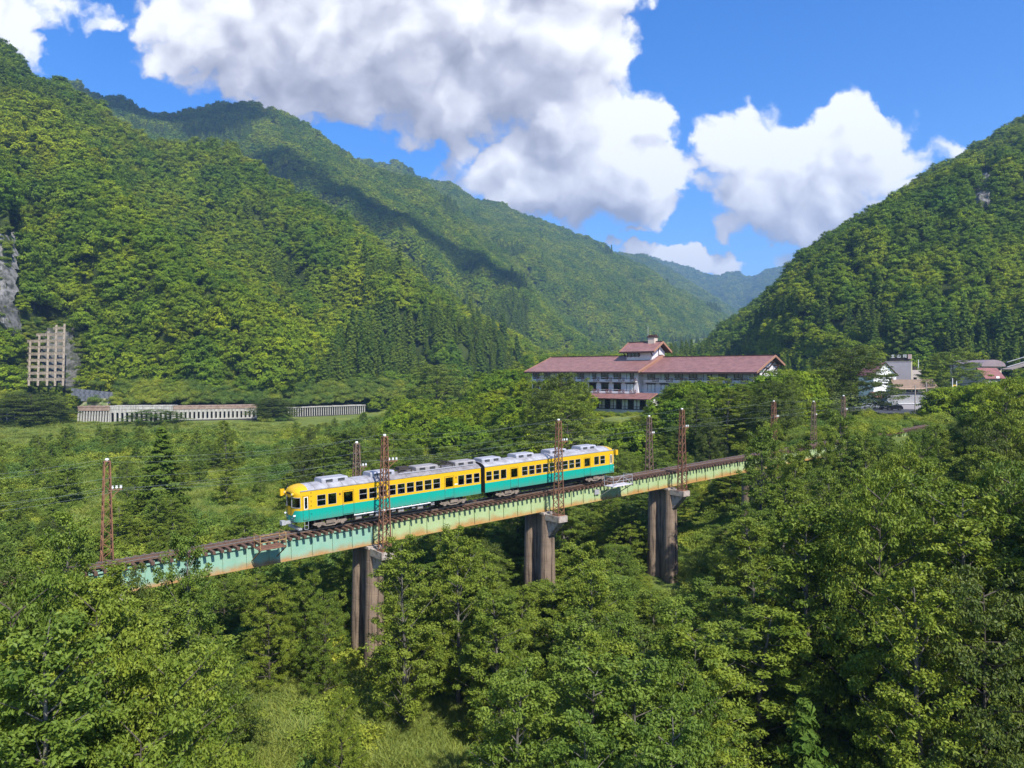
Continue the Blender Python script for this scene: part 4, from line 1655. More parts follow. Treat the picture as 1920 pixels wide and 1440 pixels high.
    m_ = MB()
    for y in (-.36, .36):
        m_.bb(-.115, -.085, y - .012, y + .012, 1.15, 3.05)
    m_.build('gangway_door_edge', M_LINE, front)
    # rounded brow over the windscreen, swept back into the roof
    m_ = MB()
    prof_n = 8
    rows = []
    for i in range(prof_n + 1):
        a = math.pi / 2 * i / prof_n
        row = []
        for (xx, y) in plan:
            ft = math.sin(a)
            yy = y * (1 - .02 * ft)
            zt_ = arc_z(min(abs(yy), HWID * .999))
            z = ztop + (zt_ + .012 - ztop) * ft
            bx = xx - .12 * (1 - min(1, (abs(y) / HWID) ** 4)) * math.sin(min(math.pi, a * 2)) * .6
            x = bx + (.95 - bx) * (1 - math.cos(a)) ** 1.15
            row.append((x, yy, z))
        rows.append(row)
    for i in range(prof_n):
        for k in range(nc_):
            m_.poly([rows[i][k], rows[i + 1][k], rows[i + 1][k + 1], rows[i][k + 1]])
    m_.build('cab_brow', M_YEL, e, smooth=True)
    m_ = MB()
    for j in range(5):
        z = 3.18 + .035 * j
        m_.bar((-.17, -.45, z), (-.17, .45, z), .02)
    m_.build('brow_grille', M_LINE, e)
    for y in (-.78, .78):
        m_ = MB()
        m_.tube([(.0, y, 3.2), (-.16, y, 3.2), (-.20, y, 3.2)], [.125, .125, .105], 12, 0)
        h = m_.build('headlight', M_YEL, e, smooth=True)
        m_ = MB()
        m_.tube([(-.19, y, 3.2), (-.215, y, 3.2)], [.098, .08], 12)
        m_.build('lens', M_LAMP, h)
        m_ = MB()
        m_.tube([(.02, y * 1.2, 1.44), (-.13, y * 1.2, 1.44), (-.16, y * 1.2, 1.44)], [.085, .085, .06], 10)
        m_.build('tail_light', M_WHITE, e, smooth=True)
    m_ = MB()
    m_.bb(-.36, -.02, HWID - .18, HWID + .06, 2.86, 3.42)
    m_.build('marker_box', M_YEL, e)
    m_ = MB()
    m_.bar((-.1, -1.0, 1.22), (-.1, -.3, 1.2), .03)
    m_.bar((-.1, .3, 1.2), (-.1, 1.0, 1.22), .03)
    m_.build('handrail', M_ALU, e)
    # coupler, steps
    m_ = MB()
    m_.bb(-.55, .5, -.16, .16, .72, .95)
    m_.bb(-.85, -.5, -.24, .24, .68, 1.02)
    m_.build('coupler', M_GALV, e)
    m_ = MB()
    for x in (.62, .95):
        m_.bar((x, -HWID + .05, .3), (x, -HWID + .05, ZB), .03)
    for z in (.3, .62):
        m_.bar((.62, -HWID + .05, z), (.95, -HWID + .05, z), .03)
    m_.bb(.2, .5, -1.1, 1.1, .25, .40)
    m_.build('step', M_GALV, e)
    # bogies
    for cx in (3.0, 15.5):
        m_ = MB()
        for y in (-1.02, 1.02):
            m_.prism([(cx - 1.55, .52), (cx - 1.3, .66), (cx - .6, .62), (cx - .35, .40), (cx + .35, .40), (cx + .6, .62), (cx + 1.3, .66), (cx + 1.55, .52), (cx + 1.4, .42), (cx + .7, .36), (cx + .4, .24), (cx - .4, .24), (cx - .7, .36), (cx - 1.4, .42)],
                     1, y - .06, y + .06)
            m_.bb(cx - .42, cx + .42, y - .16, y + .16, .46, .74)
            for x in (-1.05, 1.05):
                m_.tube([(cx + x, y - .14, .43), (cx + x, y + .14, .43)], .19, 10)
                m_.tube([(cx + x - .32, y, .55), (cx + x - .32, y, .80)], .09, 8)
                m_.tube([(cx + x + .32, y, .55), (cx + x + .32, y, .80)], .09, 8)
        m_.bb(cx - .3, cx + .3, -1.1, 1.1, .62, .9)
        b_ = m_.build('bogie', M_BEIGE, e)
        for x in (-1.05, 1.05):
            for y in (-.56, .56):
                m_ = MB()
                m_.tube([(cx + x, y - .065, .43), (cx + x, y + .065, .43)], .43, 18)
                m_.build('wheel', M_UNDER, b_)
    # equipment between the bogies
    xs = [5.2, 5.85, 6.5, 7.1, 7.75, 8.7, 9.4, 10.1, 10.75, 11.4, 12.05, 12.8]
    for k, x in enumerate(xs):
        m_ = MB()
        wdt = .46 if k % 3 else .6
        h0 = .42 + .09 * ((k * 5) % 3)
        m_.bb(x, x + wdt, -1.25, -.7, h0, ZB - .03)
        for q in range(3):
            m_.bb(x + .05, x + wdt - .05, -1.275, -1.252, h0 + .08 + q * .13, h0 + .14 + q * .13, 1)
        m_.build('equipment_box', [M_BEIGE if (k + (1 if roof_dark else 0)) % 3 == 1 else M_UNDER, M_GALV], e)
    m_ = MB()
    m_.bb(4.6, 14, -.7, .9, .45, ZB - .02)
    m_.build('underframe', M_UNDER, e)
    if roof_dark:
        m_ = MB()
        m_.tube([(5.0, -1.42, .86), (12.7, -1.42, .86)], .045, 6)
        for k in range(9):
            m_.bar((5.1 + k * .93, -1.42, .86), (5.1 + k * .93, -1.3, 1.0), .03)
        m_.build('side_pipe', M_WHITE, e)
    # roof units
    for k, x in enumerate((2.45, 7.0, 11.65, 16.0)):
        dk = roof_dark and k >= 2
        zr = 3.78
        m_ = MB()
        hw_, hh = .78, .40
        sec = [(-hw_, zr), (-hw_ + .02, zr + hh * .72), (-hw_ + .14, zr + hh), (hw_ - .14, zr + hh), (hw_ - .02, zr + hh * .72), (hw_, zr)]
        L_ = 2.4
        a_, b_ = x, x + L_
        mid = [(y * .96, z - (.03 if z > zr + .3 else 0)) for y, z in sec]
        m_.prism(sec, 0, a_ + .07, b_ - .07)
        m_.prism(mid, 0, a_, a_ + .069)
        m_.prism(mid, 0, b_ - .069, b_)
        u_ = m_.build('roof_unit', M_AC_D if dk else M_AC_L, e)
        m_ = MB()
        for q in range(4):
            for xx in (x + .35, x + 1.45):
                m_.bb(xx, xx + .62, -hw_ - .012, -hw_ + .03, zr + .06 + q * .065, zr + .095 + q * .065)
                m_.bb(xx, xx + .62, hw_ - .03, hw_ + .012, zr + .06 + q * .065, zr + .095 + q * .065)
        m_.build('louvre', M_LINE, u_)
    if panto:
        for cx in (10.6, 15.1):
            m_ = MB()
            z = 3.86
            for y in (-.6, .6):
                for x in (-.65, .65):
                    m_.tube([(cx + x, y, z - .06), (cx + x, y, z + .16)], .06, 6)
                m_.bar((cx - .75, y, z + .2), (cx + .75, y, z + .2), .06)
            for x in (-.7, .7):
                m_.bar((cx + x, -.6, z + .2), (cx + x, .6, z + .2), .06)
            if cx > 12:
                for y in (-.5, .5):
                    m_.bar((cx - .6, y, z + .24), (cx + .75, y * .6, z + .34), .05)
                    m_.bar((cx + .75, y * .6, z + .34), (cx - .1, y, z + .44), .04)
                m_.bar((cx - .1, -.9, z + .46), (cx - .1, .9, z + .46), .07)
                m_.bar((cx + .1, -.9, z + .46), (cx + .1, .9, z + .46), .07)
            else:
                m_.bb(cx - .5, cx + .5, -.35, .35, z + .12, z + .42)
            m_.build('pantograph' if cx > 12 else 'roof_equipment', M_DARKSTEEL, e)
        m_ = MB()
        m_.tube([(9.7, -1.02, 3.82), (18.2, -1.02, 3.82)], .03, 5)
        for k in range(13):
            m_.bar((9.8 + k * .68, -1.02, 3.82), (9.8 + k * .68, -1.02, 3.66), .03)
        m_.build('roof_conduit', M_ALU, e)
    return e


car1 = build_car('railcar', 'leading yellow and green railcar with grey brown roof and pantograph', True, True)
car1.location = on_line(0)
car1.rotation_euler = (0, PITCH, YAW)
car2 = build_car('railcar', 'rear yellow and green railcar with pale silver roof', False, False)
car2.location = on_line(37.55)
car2.rotation_euler = (0, -PITCH, YAW + math.pi)
gb = MB()
for k in range(7):
    x = .06 + k * .065
    gb.bb(x, x + .05, -.5 - .02 * (k % 2), .5 + .02 * (k % 2), 1.0, 3.1)
gw_ = gb.build('gangway_bellows', M_UNDER)
gw_.parent = car1
gw_.location = (CARL - .03, 0, 0)


# ------------------------------------------------------------------ people in the train (seated, waist up shows in the windows)
def seated_person(name, loc, rz, label, shirt, hair):
    """one continuous body grown from a skeleton, with hair as a child"""
    J = [((0, 0, .48), .15), ((0, 0, .75), .15), ((0, 0, .98), .17), ((0, 0, 1.10), .07), ((0, .02, 1.18), .075), ((0, .03, 1.29), .095), ((0, .02, 1.37), .07),
         ((.19, 0, 1.0), .06), ((.26, .05, .76), .05), ((.20, .27, .70), .04), ((.18, .36, .70), .035),
         ((-.19, 0, 1.0), .06), ((-.26, .05, .76), .05), ((-.20, .27, .70), .04), ((-.18, .36, .70), .035),
         ((.10, .10, .47), .09), ((.11, .46, .47), .075), ((.11, .48, .08), .05), ((.11, .58, .04), .045),
         ((-.10, .10, .47), .09), ((-.11, .46, .47), .075), ((-.11, .48, .08), .05), ((-.11, .58, .04), .045)]
    E = [(0, 1), (1, 2), (2, 3), (3, 4), (4, 5), (5, 6), (2, 7), (7, 8), (8, 9), (9, 10), (2, 11), (11, 12), (12, 13), (13, 14),
         (0, 15), (15, 16), (16, 17), (17, 18), (0, 19), (19, 20), (20, 21), (21, 22)]
    key = 'seated_body'
    e = empty(name, loc, rz, label, 'person')
    if key not in PROTO:
        me = bpy.data.meshes.new(key)
        me.from_pydata([j[0] for j in J], E, [])
        o = bpy.data.objects.new('tmp_body', me)
        COL.objects.link(o)
        md = o.modifiers.new('s', 'SKIN')
        for d, (_, r_) in zip(me.skin_vertices[0].data, J):
            d.radius = (r_, r_)
        me.skin_vertices[0].data[0].use_root = True
        o.modifiers.new('b', 'SUBSURF').levels = 1
        dg = bpy.context.evaluated_depsgraph_get()
        PROTO[key] = bpy.data.meshes.new_from_object(o.evaluated_get(dg))
        bpy.data.objects.remove(o)
    me = PROTO[key].copy()
    me.materials.clear()
    me.materials.append(shirt)
    me.materials.append(M_SKIN)
    me.materials.append(M_TROUSER)
    for p in me.polygons:
        c = p.center
        p.material_index = 1 if (c.z > 1.09 or (c.y > .22 and .62 < c.z < .78)) else (2 if c.z < .56 else 0)
        p.use_smooth = True
    put('body', me, e)
    m_ = MB()
    for k in range(5):
        pass
    m_.tube([(0, -.02, 1.26), (0, -.02, 1.35), (0, 0, 1.41), (0, .01, 1.44)], [.09, .105, .085, .03], 10)
    m_.build('hair', hair, e, smooth=True)
    return e


M_SKIN = mat('skin', (.55, .34, .25), .6)
M_TROUSER = mat('dark_trousers', (.03, .03, .05), .8)
M_HAIR = mat('black_hair', (.015, .013, .012), .6)
SHIRTS = [mat('white_shirt', (.78, .78, .80), .8), mat('blue_shirt', (.12, .22, .42), .8), mat('red_shirt', (.40, .05, .05), .8), mat('pale_shirt', (.62, .55, .45), .8)]
PEOPLE = [(1.02, .78, 0, 'driver in a white shirt at the side window of the leading cab'),
          (6.9, .80, 1, 'passenger in a blue shirt behind the first windows of the leading railcar'),
          (8.75, .80, 2, 'passenger in a red shirt just right of the red pole in the leading railcar'),
          (9.7, .80, 0, 'passenger in a white shirt in the fourth long side window of the leading railcar'),
          (11.6, .80, 3, 'passenger in a pale shirt in the sixth long side window of the leading railcar')]
for x, v, k, lab in PEOPLE:
    p = on_line(x, v, 1.22)
    seated_person('person', p, YAW + math.pi / 2, lab, SHIRTS[k], M_HAIR)
for x, k, lab in ((24.9, 0, 'passenger in a white shirt in the second long side window of the rear railcar'), (30.6, 3, 'passenger in a pale shirt near the rear door of the rear railcar')):
    p = on_line(x, .80, 1.22)
    seated_person('person', p, YAW + math.pi / 2, lab, SHIRTS[k], M_HAIR)


# ------------------------------------------------------------------ hotel
M_WALL = mat('white_plaster', (0.66, 0.63, 0.64), .85, .12, .6)
M_WALLG = mat('grey_base_wall', (0.45, 0.47, 0.47), .9, .2, .5)
M_TILE = mat('red_brown_tiles', (0.32, 0.165, 0.145), .5, 0, .8, col2=(0.22, 0.11, 0.10), detail=8)
M_TIMBER = mat('dark_brown_timber', (0.055, 0.026, 0.022), .7)
M_FASCIA = mat('tan_fascia', (0.33, 0.17, 0.11), .7)
M_WINDARK = mat('window_dark_glass', (0.012, 0.014, 0.016), .12, spec=.6)
M_CURTAIN = mat('pale_curtain', (0.62, 0.64, 0.60), .8)
M_LATT = mat('brown_lattice', (0.20, 0.10, 0.085), .8)
TH = R(40)
HZ0 = -13.0
hotel = empty('hotel', (3.8, 215, HZ0), -TH, 'long white hotel with red brown tiled roofs and rooftop turret', 'hotel')


def zz(z):
    return z - HZ0


def roof_slope(mb, x0, x1, ye, ze, yr, zr, n=18, mi=0, th=.22):
    """one pitched plane laid in overlapping courses, eave to ridge"""
    for k in range(n):
        a, b = k / n, (k + 1) / n
        ya, yb = ye + (yr - ye) * a, ye + (yr - ye) * b
        za, zb = ze + (zr - ze) * a, ze + (zr - ze) * b
        s = .10
        mb.poly([(x0, ya, za + s), (x1, ya, za + s), (x1, yb, zb + .03), (x0, yb, zb + .03)], mi)
        mb.poly([(x0, ya, za), (x1, ya, za), (x1, ya, za + s), (x0, ya, za + s)], mi)
    mb.poly([(x0, ye, ze - th), (x1, ye, ze - th), (x1, yr, zr - th), (x0, yr, zr - th)][::-1], 1)
    mb.poly([(x0, ye, ze - th), (x0, yr, zr - th), (x0, yr, zr + .1), (x0, ye, ze + .1)][::-1], 2)
    mb.poly([(x1, ye, ze - th), (x1, yr, zr - th), (x1, yr, zr + .1), (x1, ye, ze + .1)], 2)


def gable(name, parent, x0, x1, ye, ze, yr, zr, yb, zb, n=18):
    m_ = MB()
    roof_slope(m_, x0, x1, ye, zz(ze), yr, zz(zr), n)
    roof_slope(m_, x0, x1, yb, zz(zb), yr, zz(zr), n)
    m_.bb(x0 - .05, x1 + .05, yr - .2, yr + .2, zz(zr) + .05, zz(zr) + .28, 1)
    o = m_.build(name, [M_TILE, M_TIMBER, M_FASCIA], parent)
    for x in (x0 - .12, x1 + .12):
        b_ = MB()
        b_.bar((x, ye - .1, zz(ze) - .1), (x, yr, zz(zr) - .05), .2, .5)
        b_.bar((x, yb + .1, zz(zb) - .1), (x, yr, zz(zr) - .05), .2, .5)
        b_.build('bargeboard', M_FASCIA, o)
    g_ = MB()
    g_.bb(x0, x1, ye - .22, ye - .03, zz(ze) - .38, zz(ze) + .06)
    g_.build('eaves_gutter', M_TIMBER, o)
    return o


gable('roof', hotel, 0, 38.2, 0, .45, 13.3, 4.9, 20, 2.4)
gable('roof', hotel, 38.45, 69.3, 1.5, .25, 13.5, 4.4, 20, 2.2)
# walls
w_ = MB()
w_.bb(1.2, 37.0, 2.0, 18.6, 0, zz(.25))
w_.bb(37.0, 68.0, 4.6, 18.6, 0, zz(.1))
for x0, x1, yf, ze, yr, zr, yb, zb in ((1.2, 37.0, 2.0, .25, 13.3, 4.5, 18.6, 2.6), (37.0, 68.0, 4.6, .1, 13.5, 4.0, 18.6, 2.3)):
    w_.prism([(yf, zz(.2)), (18.6, zz(.2)), (18.6, zz(zb)), (yr, zz(zr)), (yf, zz(ze + .4))], 0, x0 + .01, x1 - .01)
w_.build('wall', M_WALL, hotel)
# gable end woodwork on the right end
for k, (y, z) in enumerate(((8.5, 1.6), (12.4, 3.1), (16.0, 2.3))):
    t_ = MB()
    t_.bar((68.05, y, zz(z - 1.9)), (69.4, y, zz(z - .3)), .3)
    t_.bar((68.0, y, zz(z - .3)), (69.6, y, zz(z - .3)), .35)
    t_.build('roof_bracket', M_TIMBER, hotel)
t_ = MB()
for y in (6.5, 10.5, 15):
    t_.bb(68.0, 68.06, y - .12, y + .12, zz(-6), zz(1.0))
t_.build('gable_beam', M_TIMBER, hotel)
# windows, each with its frame and its pane and a lattice panel of the balcony


def hwin(x, yw, z0, z1, wd, curtain=0):
    f = MB()
    t = .12
    for a, b, c, d in ((x - wd / 2, x - wd / 2 + t, z0, z1), (x + wd / 2 - t, x + wd / 2, z0, z1), (x - wd / 2 + t, x + wd / 2 - t, z1 - t, z1), (x - wd / 2 + t, x + wd / 2 - t, z0, z0 + t), (x - .05, x + .05, z0 + t, z1 - t)):
        f.bb(a, b, yw - .10, yw + .05, zz(c), zz(d))
    f.bb(x - wd / 2 - .25, x + wd / 2 + .25, yw - .45, yw - .02, zz(z1) + .003, zz(z1) + .22)
    o = f.build('window', M_TIMBER, hotel)
    g = MB()
    g.bb(x - wd / 2 + t, x + wd / 2 - t, yw - .05, yw - .02, zz(z0) + t, zz(z1) - t)
    g.build('pane', M_WINDARK, o)
    if curtain:
        c_ = MB()
        c_.bb(x - wd / 2 + t, x - .1 if curtain == 1 else x + wd / 2 - t, yw - .065, yw - .052, zz(z0) + t, zz(z1) - t)
        c_.build('curtain', M_CURTAIN, o)


def lattice(x, yw, z, wd=1.7, h=1.0):
    m_ = MB()
    for a in (-wd / 2, wd / 2):
        m_.bb(x + a - .05, x + a + .05, yw - .06, yw + .06, zz(z), zz(z) + h)
    for q in (.06, h - .06):
        m_.bb(x - wd / 2, x + wd / 2, yw - .05, yw + .05, zz(z) + q - .05, zz(z) + q + .05)
    for q in range(2):
        xa, xb = x - wd / 2 + q * wd / 2, x - wd / 2 + (q + 1) * wd / 2
        m_.bar((xa, yw, zz(z)), (xb, yw, zz(z) + h), .07)
        m_.bar((xa, yw, zz(z) + h), (xb, yw, zz(z)), .07)
    m_.build('balcony_lattice', M_LATT, hotel)


def balcony(x0, x1, yw, z):
    m_ = MB()
    m_.bb(x0, x1, yw - 1.15, yw - .02, zz(z) - .2, zz(z))
    m_.bb(x0, x1, yw - 1.2, yw - 1.12, zz(z), zz(z) + .55)
    m_.bb(x0, x1, yw - 1.2, yw - 1.1, zz(z) + .92, zz(z) + 1.0)
    m_.build('balcony', M_WALL, hotel)


balcony(1.3, 36.9, 2.0, -2.15)
balcony(20, 36.9, 2.0, -5.35)
balcony(38.0, 67.9, 4.6, -2.25)
balcony(38.0, 67.9, 4.6, -5.45)
for k in range(9):
    x = 2.7 + 4.0 * k
    hwin(x, 2.0, -1.75, .15, 2.3, k % 3 == 2)
    hwin(x, 2.0, -4.95, -2.75, 2.3, 2 if k == 8 else 0)
    lattice(x - 2.0, .78, -2.15)
    if k > 4:
        lattice(x - 2.0, .78, -5.35)
lattice(36.2, .78, -2.15)
lattice(36.2, .78, -5.35)
for k in range(8):
    x = 39.6 + 4.0 * k
    hwin(x, 4.6, -1.85, .05, 2.3, (k % 3 == 1) * 1)
    hwin(x, 4.6, -5.05, -2.85, 2.3, 2 if k < 2 else 0)
    lattice(x + 1.95, 3.38, -2.25)
# lower lounge with a canopy roof and tall curtained windows
m_ = MB()
m_.bb(25.5, 42, -1.2, 4.5, 0, zz(-9.6), 1)
m_.bb(25.8, 41.7, -.6, 4.4, zz(-9.6), zz(-6.7), 0)
m_.build('lounge', [M_WINDARK, M_WALLG], hotel)
m_ = MB()
m_.bb(41.0, 41.9, -.7, -.55, zz(-9.6), zz(-6.8))
m_.bb(41.72, 41.9, -.55, 4.4, zz(-9.6), zz(-6.8))
m_.build('lounge_end_wall', M_WALL, hotel)
m_ = MB()
roof_slope(m_, 23.5, 43.0, -2.6, zz(-6.7), 2.0, zz(-5.2), 8)
m_.build('canopy_roof', [M_TILE, M_TIMBER, M_FASCIA], hotel)
for k in range(5):
    x = 26.6 + 3.6 * k
    for dx in (0, 1.0):
        m_ = MB()
        m_.bb(x + dx, x + dx + .75, -.72, -.64, zz(-9.4), zz(-7.0))
        m_.build('curtain', M_CURTAIN, hotel)
    m_ = MB()
    m_.bb(x - .35, x - .2, -.76, -.62, zz(-9.6), zz(-6.75))
    for q in range(6):
        m_.bb(x + q * .6 - .1, x + q * .6 - .05, -.95, -.9, zz(-9.6), zz(-8.7))
    m_.bb(x - .3, x + 3.2, -.97, -.88, zz(-8.72), zz(-8.64))
    m_.build('terrace_rail', M_TIMBER, hotel)
# turret on the ridge
m_ = MB()
m_.bb(29.0, 37.0, 9.6, 16.8, zz(2.8), zz(6.1))
m_.prism([(9.6, zz(6.0)), (16.8, zz(6.0)), (13.3, zz(8.3))], 0, 29.02, 36.98)
tw = m_.build('turret', M_WALL, hotel)
o = gable('turret_roof', hotel, 27.6, 38.3, 8.3, 6.0, 13.3, 8.7, 18.3, 6.0, 9)
m_ = MB()
m_.bb(29.4, 33.0, 9.5, 9.58, zz(4.6), zz(5.9), 1)
for x in (29.3, 30.5, 31.7, 33.0):
    m_.bb(x - .1, x + .1, 9.42, 9.6, zz(4.5), zz(6.0))
m_.bb(36.99, 37.06, 13.1, 13.5, zz(4.5), zz(8.1))
for x in (28.6, 33.2, 37.2):
    m_.bar((x, 9.5, zz(4.9)), (x, 8.5, zz(5.8)), .25)
m_.build('turret_timber', [M_TIMBER, M_WINDARK], hotel)
m_ = MB()
m_.bb(34.2, 36.2, 12.4, 14.2, zz(8.2), zz(10.0))
m_.bb(34.0, 36.4, 12.2, 14.4, zz(10.003), zz(10.35), 1)
for x in (34.3, 35.2, 36.1):
    m_.bb(x - .1, x + .1, 12.6, 14.0, zz(10.35), zz(10.8), 1)
m_.build('chimney', [mat('chimney_plaster', (.55, .45, .38), .8), M_TIMBER], hotel)
m_ = MB()
m_.tube([(33.7, 13.3, zz(8.6)), (33.7, 13.3, zz(13.2))], .06, 5)
m_.build('lightning_rod', M_GALV, hotel)

# ------------------------------------------------------------------ village on the terrace
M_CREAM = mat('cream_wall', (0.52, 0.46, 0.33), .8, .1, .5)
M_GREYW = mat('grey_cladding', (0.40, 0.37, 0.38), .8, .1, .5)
M_SHED = mat('shed_cladding', (0.33, 0.32, 0.32), .7, .1, .4)
M_TAN = mat('tan_roof', (0.24, 0.165, 0.115), .8, .2, .6)
M_ORANGE = mat('orange_red_roof', (0.42, 0.14, 0.08), .7, .2, .8)
M_MAUVE = mat('mauve_metal_roof', (0.27, 0.21, 0.22), .5, .15, .3)
M_PINK = mat('dull_red_roof', (0.24, 0.095, 0.088), .7, .2, .5)
M_ASPH = mat('car_park_asphalt', (0.055, 0.055, 0.058), .9, .2, .5)


def at(px, py, d):
    p = P(px, py, d)
    return p


def boxhouse(name, px, d, ztop, w, dep, yaw, label, cat, walls, zbot=-12.0):
    """walls: a box with its near left corner on the column px at distance d"""
    x = (px - 960) / F * d
    e = empty(name, (x, d, zbot), yaw, label, cat)
    m_ = MB()
    m_.bb(0, w, 0, dep, 0, ztop - zbot)
    m_.build('wall', walls, e)
    return e, ztop - zbot


def small_window(e, x, y, z, w, h, face='front'):
    f = MB()
    if face == 'front':
        f.bb(x - .08, x + w + .08, y - .06, y - .004, z - .08, z + h + .08)
    else:
        f.bb(y + .004, y + .06, x - .08, x + w + .08, z - .08, z + h + .08)
    o = f.build('window', M_TIMBER, e)
    g = MB()
    if face == 'front':
        g.bb(x, x + w, y - .075, y - .062, z, z + h)
    else:
        g.bb(y + .062, y + .075, x, x + w, z, z + h)
    g.build('pane', M_WINDARK, o)


# tall inn tower with the lettered sign frame on its roof
e, h = boxhouse('inn_tower', 1660, 256, 4.1, 8.0, 2.6, -R(35), 'pale grey inn tower with cream side coloured as sunlit and lettering on its roof', 'inn', M_GREYW)
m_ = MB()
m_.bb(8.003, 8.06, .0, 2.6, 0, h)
m_.build('painted_sunlit_side', M_CREAM, e)  # cream sheet puts the sunlight on this side into its colour
m_ = MB()
m_.bb(-.1, 8.16, -.1, 2.7, h + .003, h + .2)
m_.build('parapet', M_CAP, e)
m_ = MB()
for x in np.linspace(1.4, 7.6, 8):
    for y in (.5, 2.1):
        m_.bb(x - .05, x + .05, y - .05, y + .05, h + .2, h + 2.5)
for z in (.7, 1.3, 1.9, 2.45):
    for y in (.5, 2.1):
        m_.bb(1.4, 7.6, y - .04, y + .04, h + z - .04, h + z + .04)
m_.bb(1.5, 7.5, 2.15, 2.2, h + .35, h + 1.6)
m_.build('sign_frame', M_DARKSTEEL, e)
m_ = MB()
m_.bb(7.0, 8.0, .4, 1.8, h + .9, h + 2.5)
m_.build('water_tank', mat('pink_tank', (.5, .36, .32), .7), e)
GLYPHS = {
    'stand': [(.5, 1.0, .5, .82), (.12, .78, .88, .78), (.30, .66, .38, .22), (.70, .66, .60, .22), (.04, .08, .96, .08)],
    'mountain': [(.5, 1.0, .5, .10), (.10, .68, .10, .10), (.90, .68, .90, .10), (.10, .10, .90, .10)],
    'hall': [(.24, 1.0, .04, .74), (.24, 1.0, .42, .76), (.12, .70, .38, .70), (.12, .70, .12, .06), (.38, .70, .38, .40), (.12, .55, .38, .55), (.12, .40, .38, .40), (.12, .06, .32, .16),
             (.72, 1.0, .72, .88), (.50, .86, .96, .86), (.50, .86, .50, .74), (.96, .86, .96, .74), (.58, .72, .58, .06), (.58, .70, .90, .70), (.90, .70, .90, .46), (.58, .46, .90, .46), (.58, .32, .92, .32), (.92, .32, .92, .06), (.58, .06, .92, .06)]}
for k, g in enumerate(('stand', 'mountain', 'hall')):
    m_ = MB()
    sz = 1.15
    for (x0, y0, x1, y1) in GLYPHS[g]:
        m_.bar((1.75 + k * 1.85 + x0 * sz, .38, h + 1.35 + y0 * sz), (1.75 + k * 1.85 + x1 * sz, .38, h + 1.35 + y1 * sz), .13 if g != 'hall' else .085, .08, up=(0, 1, 0))
    m_.build('sign_letter', mat('letter_white', (.85, .85, .85), .5), e)
# low annex with parapet railing
e, h = boxhouse('inn_annex', 1697, 262, 1.2, 5.4, 6, -R(12), 'low beige annex with two dark windows right of the inn tower', 'house', mat('beige_wall', (.52, .44, .40), .85, .1, .5))
small_window(e, 1.0, 0, h - 4.0, .9, 1.3)
small_window(e, 2.9, 0, h - 4.0, .9, 1.3)
m_ = MB()
for k in range(8):
    m_.bb(.2 + k * .7, .26 + k * .7, .1, .16, h, h + 1.0)
m_.bb(.1, 5.3, .1, .16, h + .95, h + 1.03)
m_.bb(3.2, 4.4, 1.5, 2.4, h, h + 1.2)
m_.build('roof_railing', M_DARKSTEEL, e)


def gable_house(name, px, d, w, dep, yaw, ze, zr, label, wallm, roofm, zbot=-12.0, along='y', over=.6):
    e, h = boxhouse(name, px, d, ze, w, dep, yaw, label, 'house', wallm, zbot)
    m_ = MB()
    a, b = ze - zbot, zr - zbot
    if along == 'y':
        m_.prism([(-0, a), (w, a), (w / 2, b - .12)], 1, .01, dep - .01)
        wl = m_.build('gable_wall', wallm, e)
        m_ = MB()
        for s in (-1, 1):
            xe = w / 2 + s * (w / 2 + over)
            ze_ = a - over * (b - a) / (w / 2)
            q = [(xe, -over, ze_), (xe, dep + over, ze_), (w / 2, dep + over, b), (w / 2, -over, b)]
            m_.poly(q)
            m_.poly([(x, y, z - .18) for x, y, z in q][::-1], 1)
            m_.poly([q[0], q[3], (q[3][0], q[3][1], q[3][2] - .18), (q[0][0], q[0][1], q[0][2] - .18)], 1)
            m_.poly([q[1], q[0], (q[0][0], q[0][1], q[0][2] - .18), (q[1][0], q[1][1], q[1][2] - .18)], 1)
    else:
        m_.prism([(0, a), (dep, a), (dep / 2, b - .12)], 0, .01, w - .01)
        wl = m_.build('gable_wall', wallm, e)
        m_ = MB()
        for s in (-1, 1):
            ye = dep / 2 + s * (dep / 2 + over)
            ze_ = a - over * (b - a) / (dep / 2)
            q = [(-over, ye, ze_), (w + over, ye, ze_), (w + over, dep / 2, b), (-over, dep / 2, b)]
            m_.poly(q)
            m_.poly([(x, y, z - .18) for x, y, z in q][::-1], 1)
            m_.poly([q[0], q[1], (q[1][0], q[1][1], q[1][2] - .18), (q[0][0], q[0][1], q[0][2] - .18)], 1)
            m_.poly([q[1], q[2], (q[2][0], q[2][1], q[2][2] - .18), (q[1][0], q[1][1], q[1][2] - .18)], 1)
    m_.build('roof', [roofm, M_TIMBER], e)
    return e, a


e, h = gable_house('white_house', 1638, 236, 8.0, 8, R(8), -.2, 3.6, 'white gabled house half behind the big round tree', M_WHITE, M_PINK)
small_window(e, 5.6, 0, h - 2.6, .9, 1.2)
e, h = gable_house('tan_roof_house', 1681, 233, 12, 7, -R(6), -4.3, -2.0, 'low house with wide tan roof and dark shaded front', M_CREAM, M_TAN, along='x')
m_ = MB()
m_.bb(.3, 8.2, -1.5, -.02, h - .75, h - .45)
m_.build('awning', mat('beige_awning', (.55, .38, .28), .8), e)
for x in (1.0, 2.9, 4.9):
    small_window(e, x, 0, h - 2.3, 1.5, 1.3)
e, h = gable_house('orange_roof_house', 1684, 246, 3.6, 5, R(20), -4.2, -2.9, 'small house with orange red roof below the inn tower', M_WALL, M_ORANGE, along='x')
e, h = boxhouse('storage_shed', 1664, 214, -5.9, 11.2, 6.5, -R(14), 'flat grey shed with white right end and black roof edge', 'shed', M_SHED)
m_ = MB()
m_.bb(-.3, 11.5, -.3, 6.8, h + .003, h + .28)
m_.build('roof_edge', M_LINE, e)
m_ = MB()
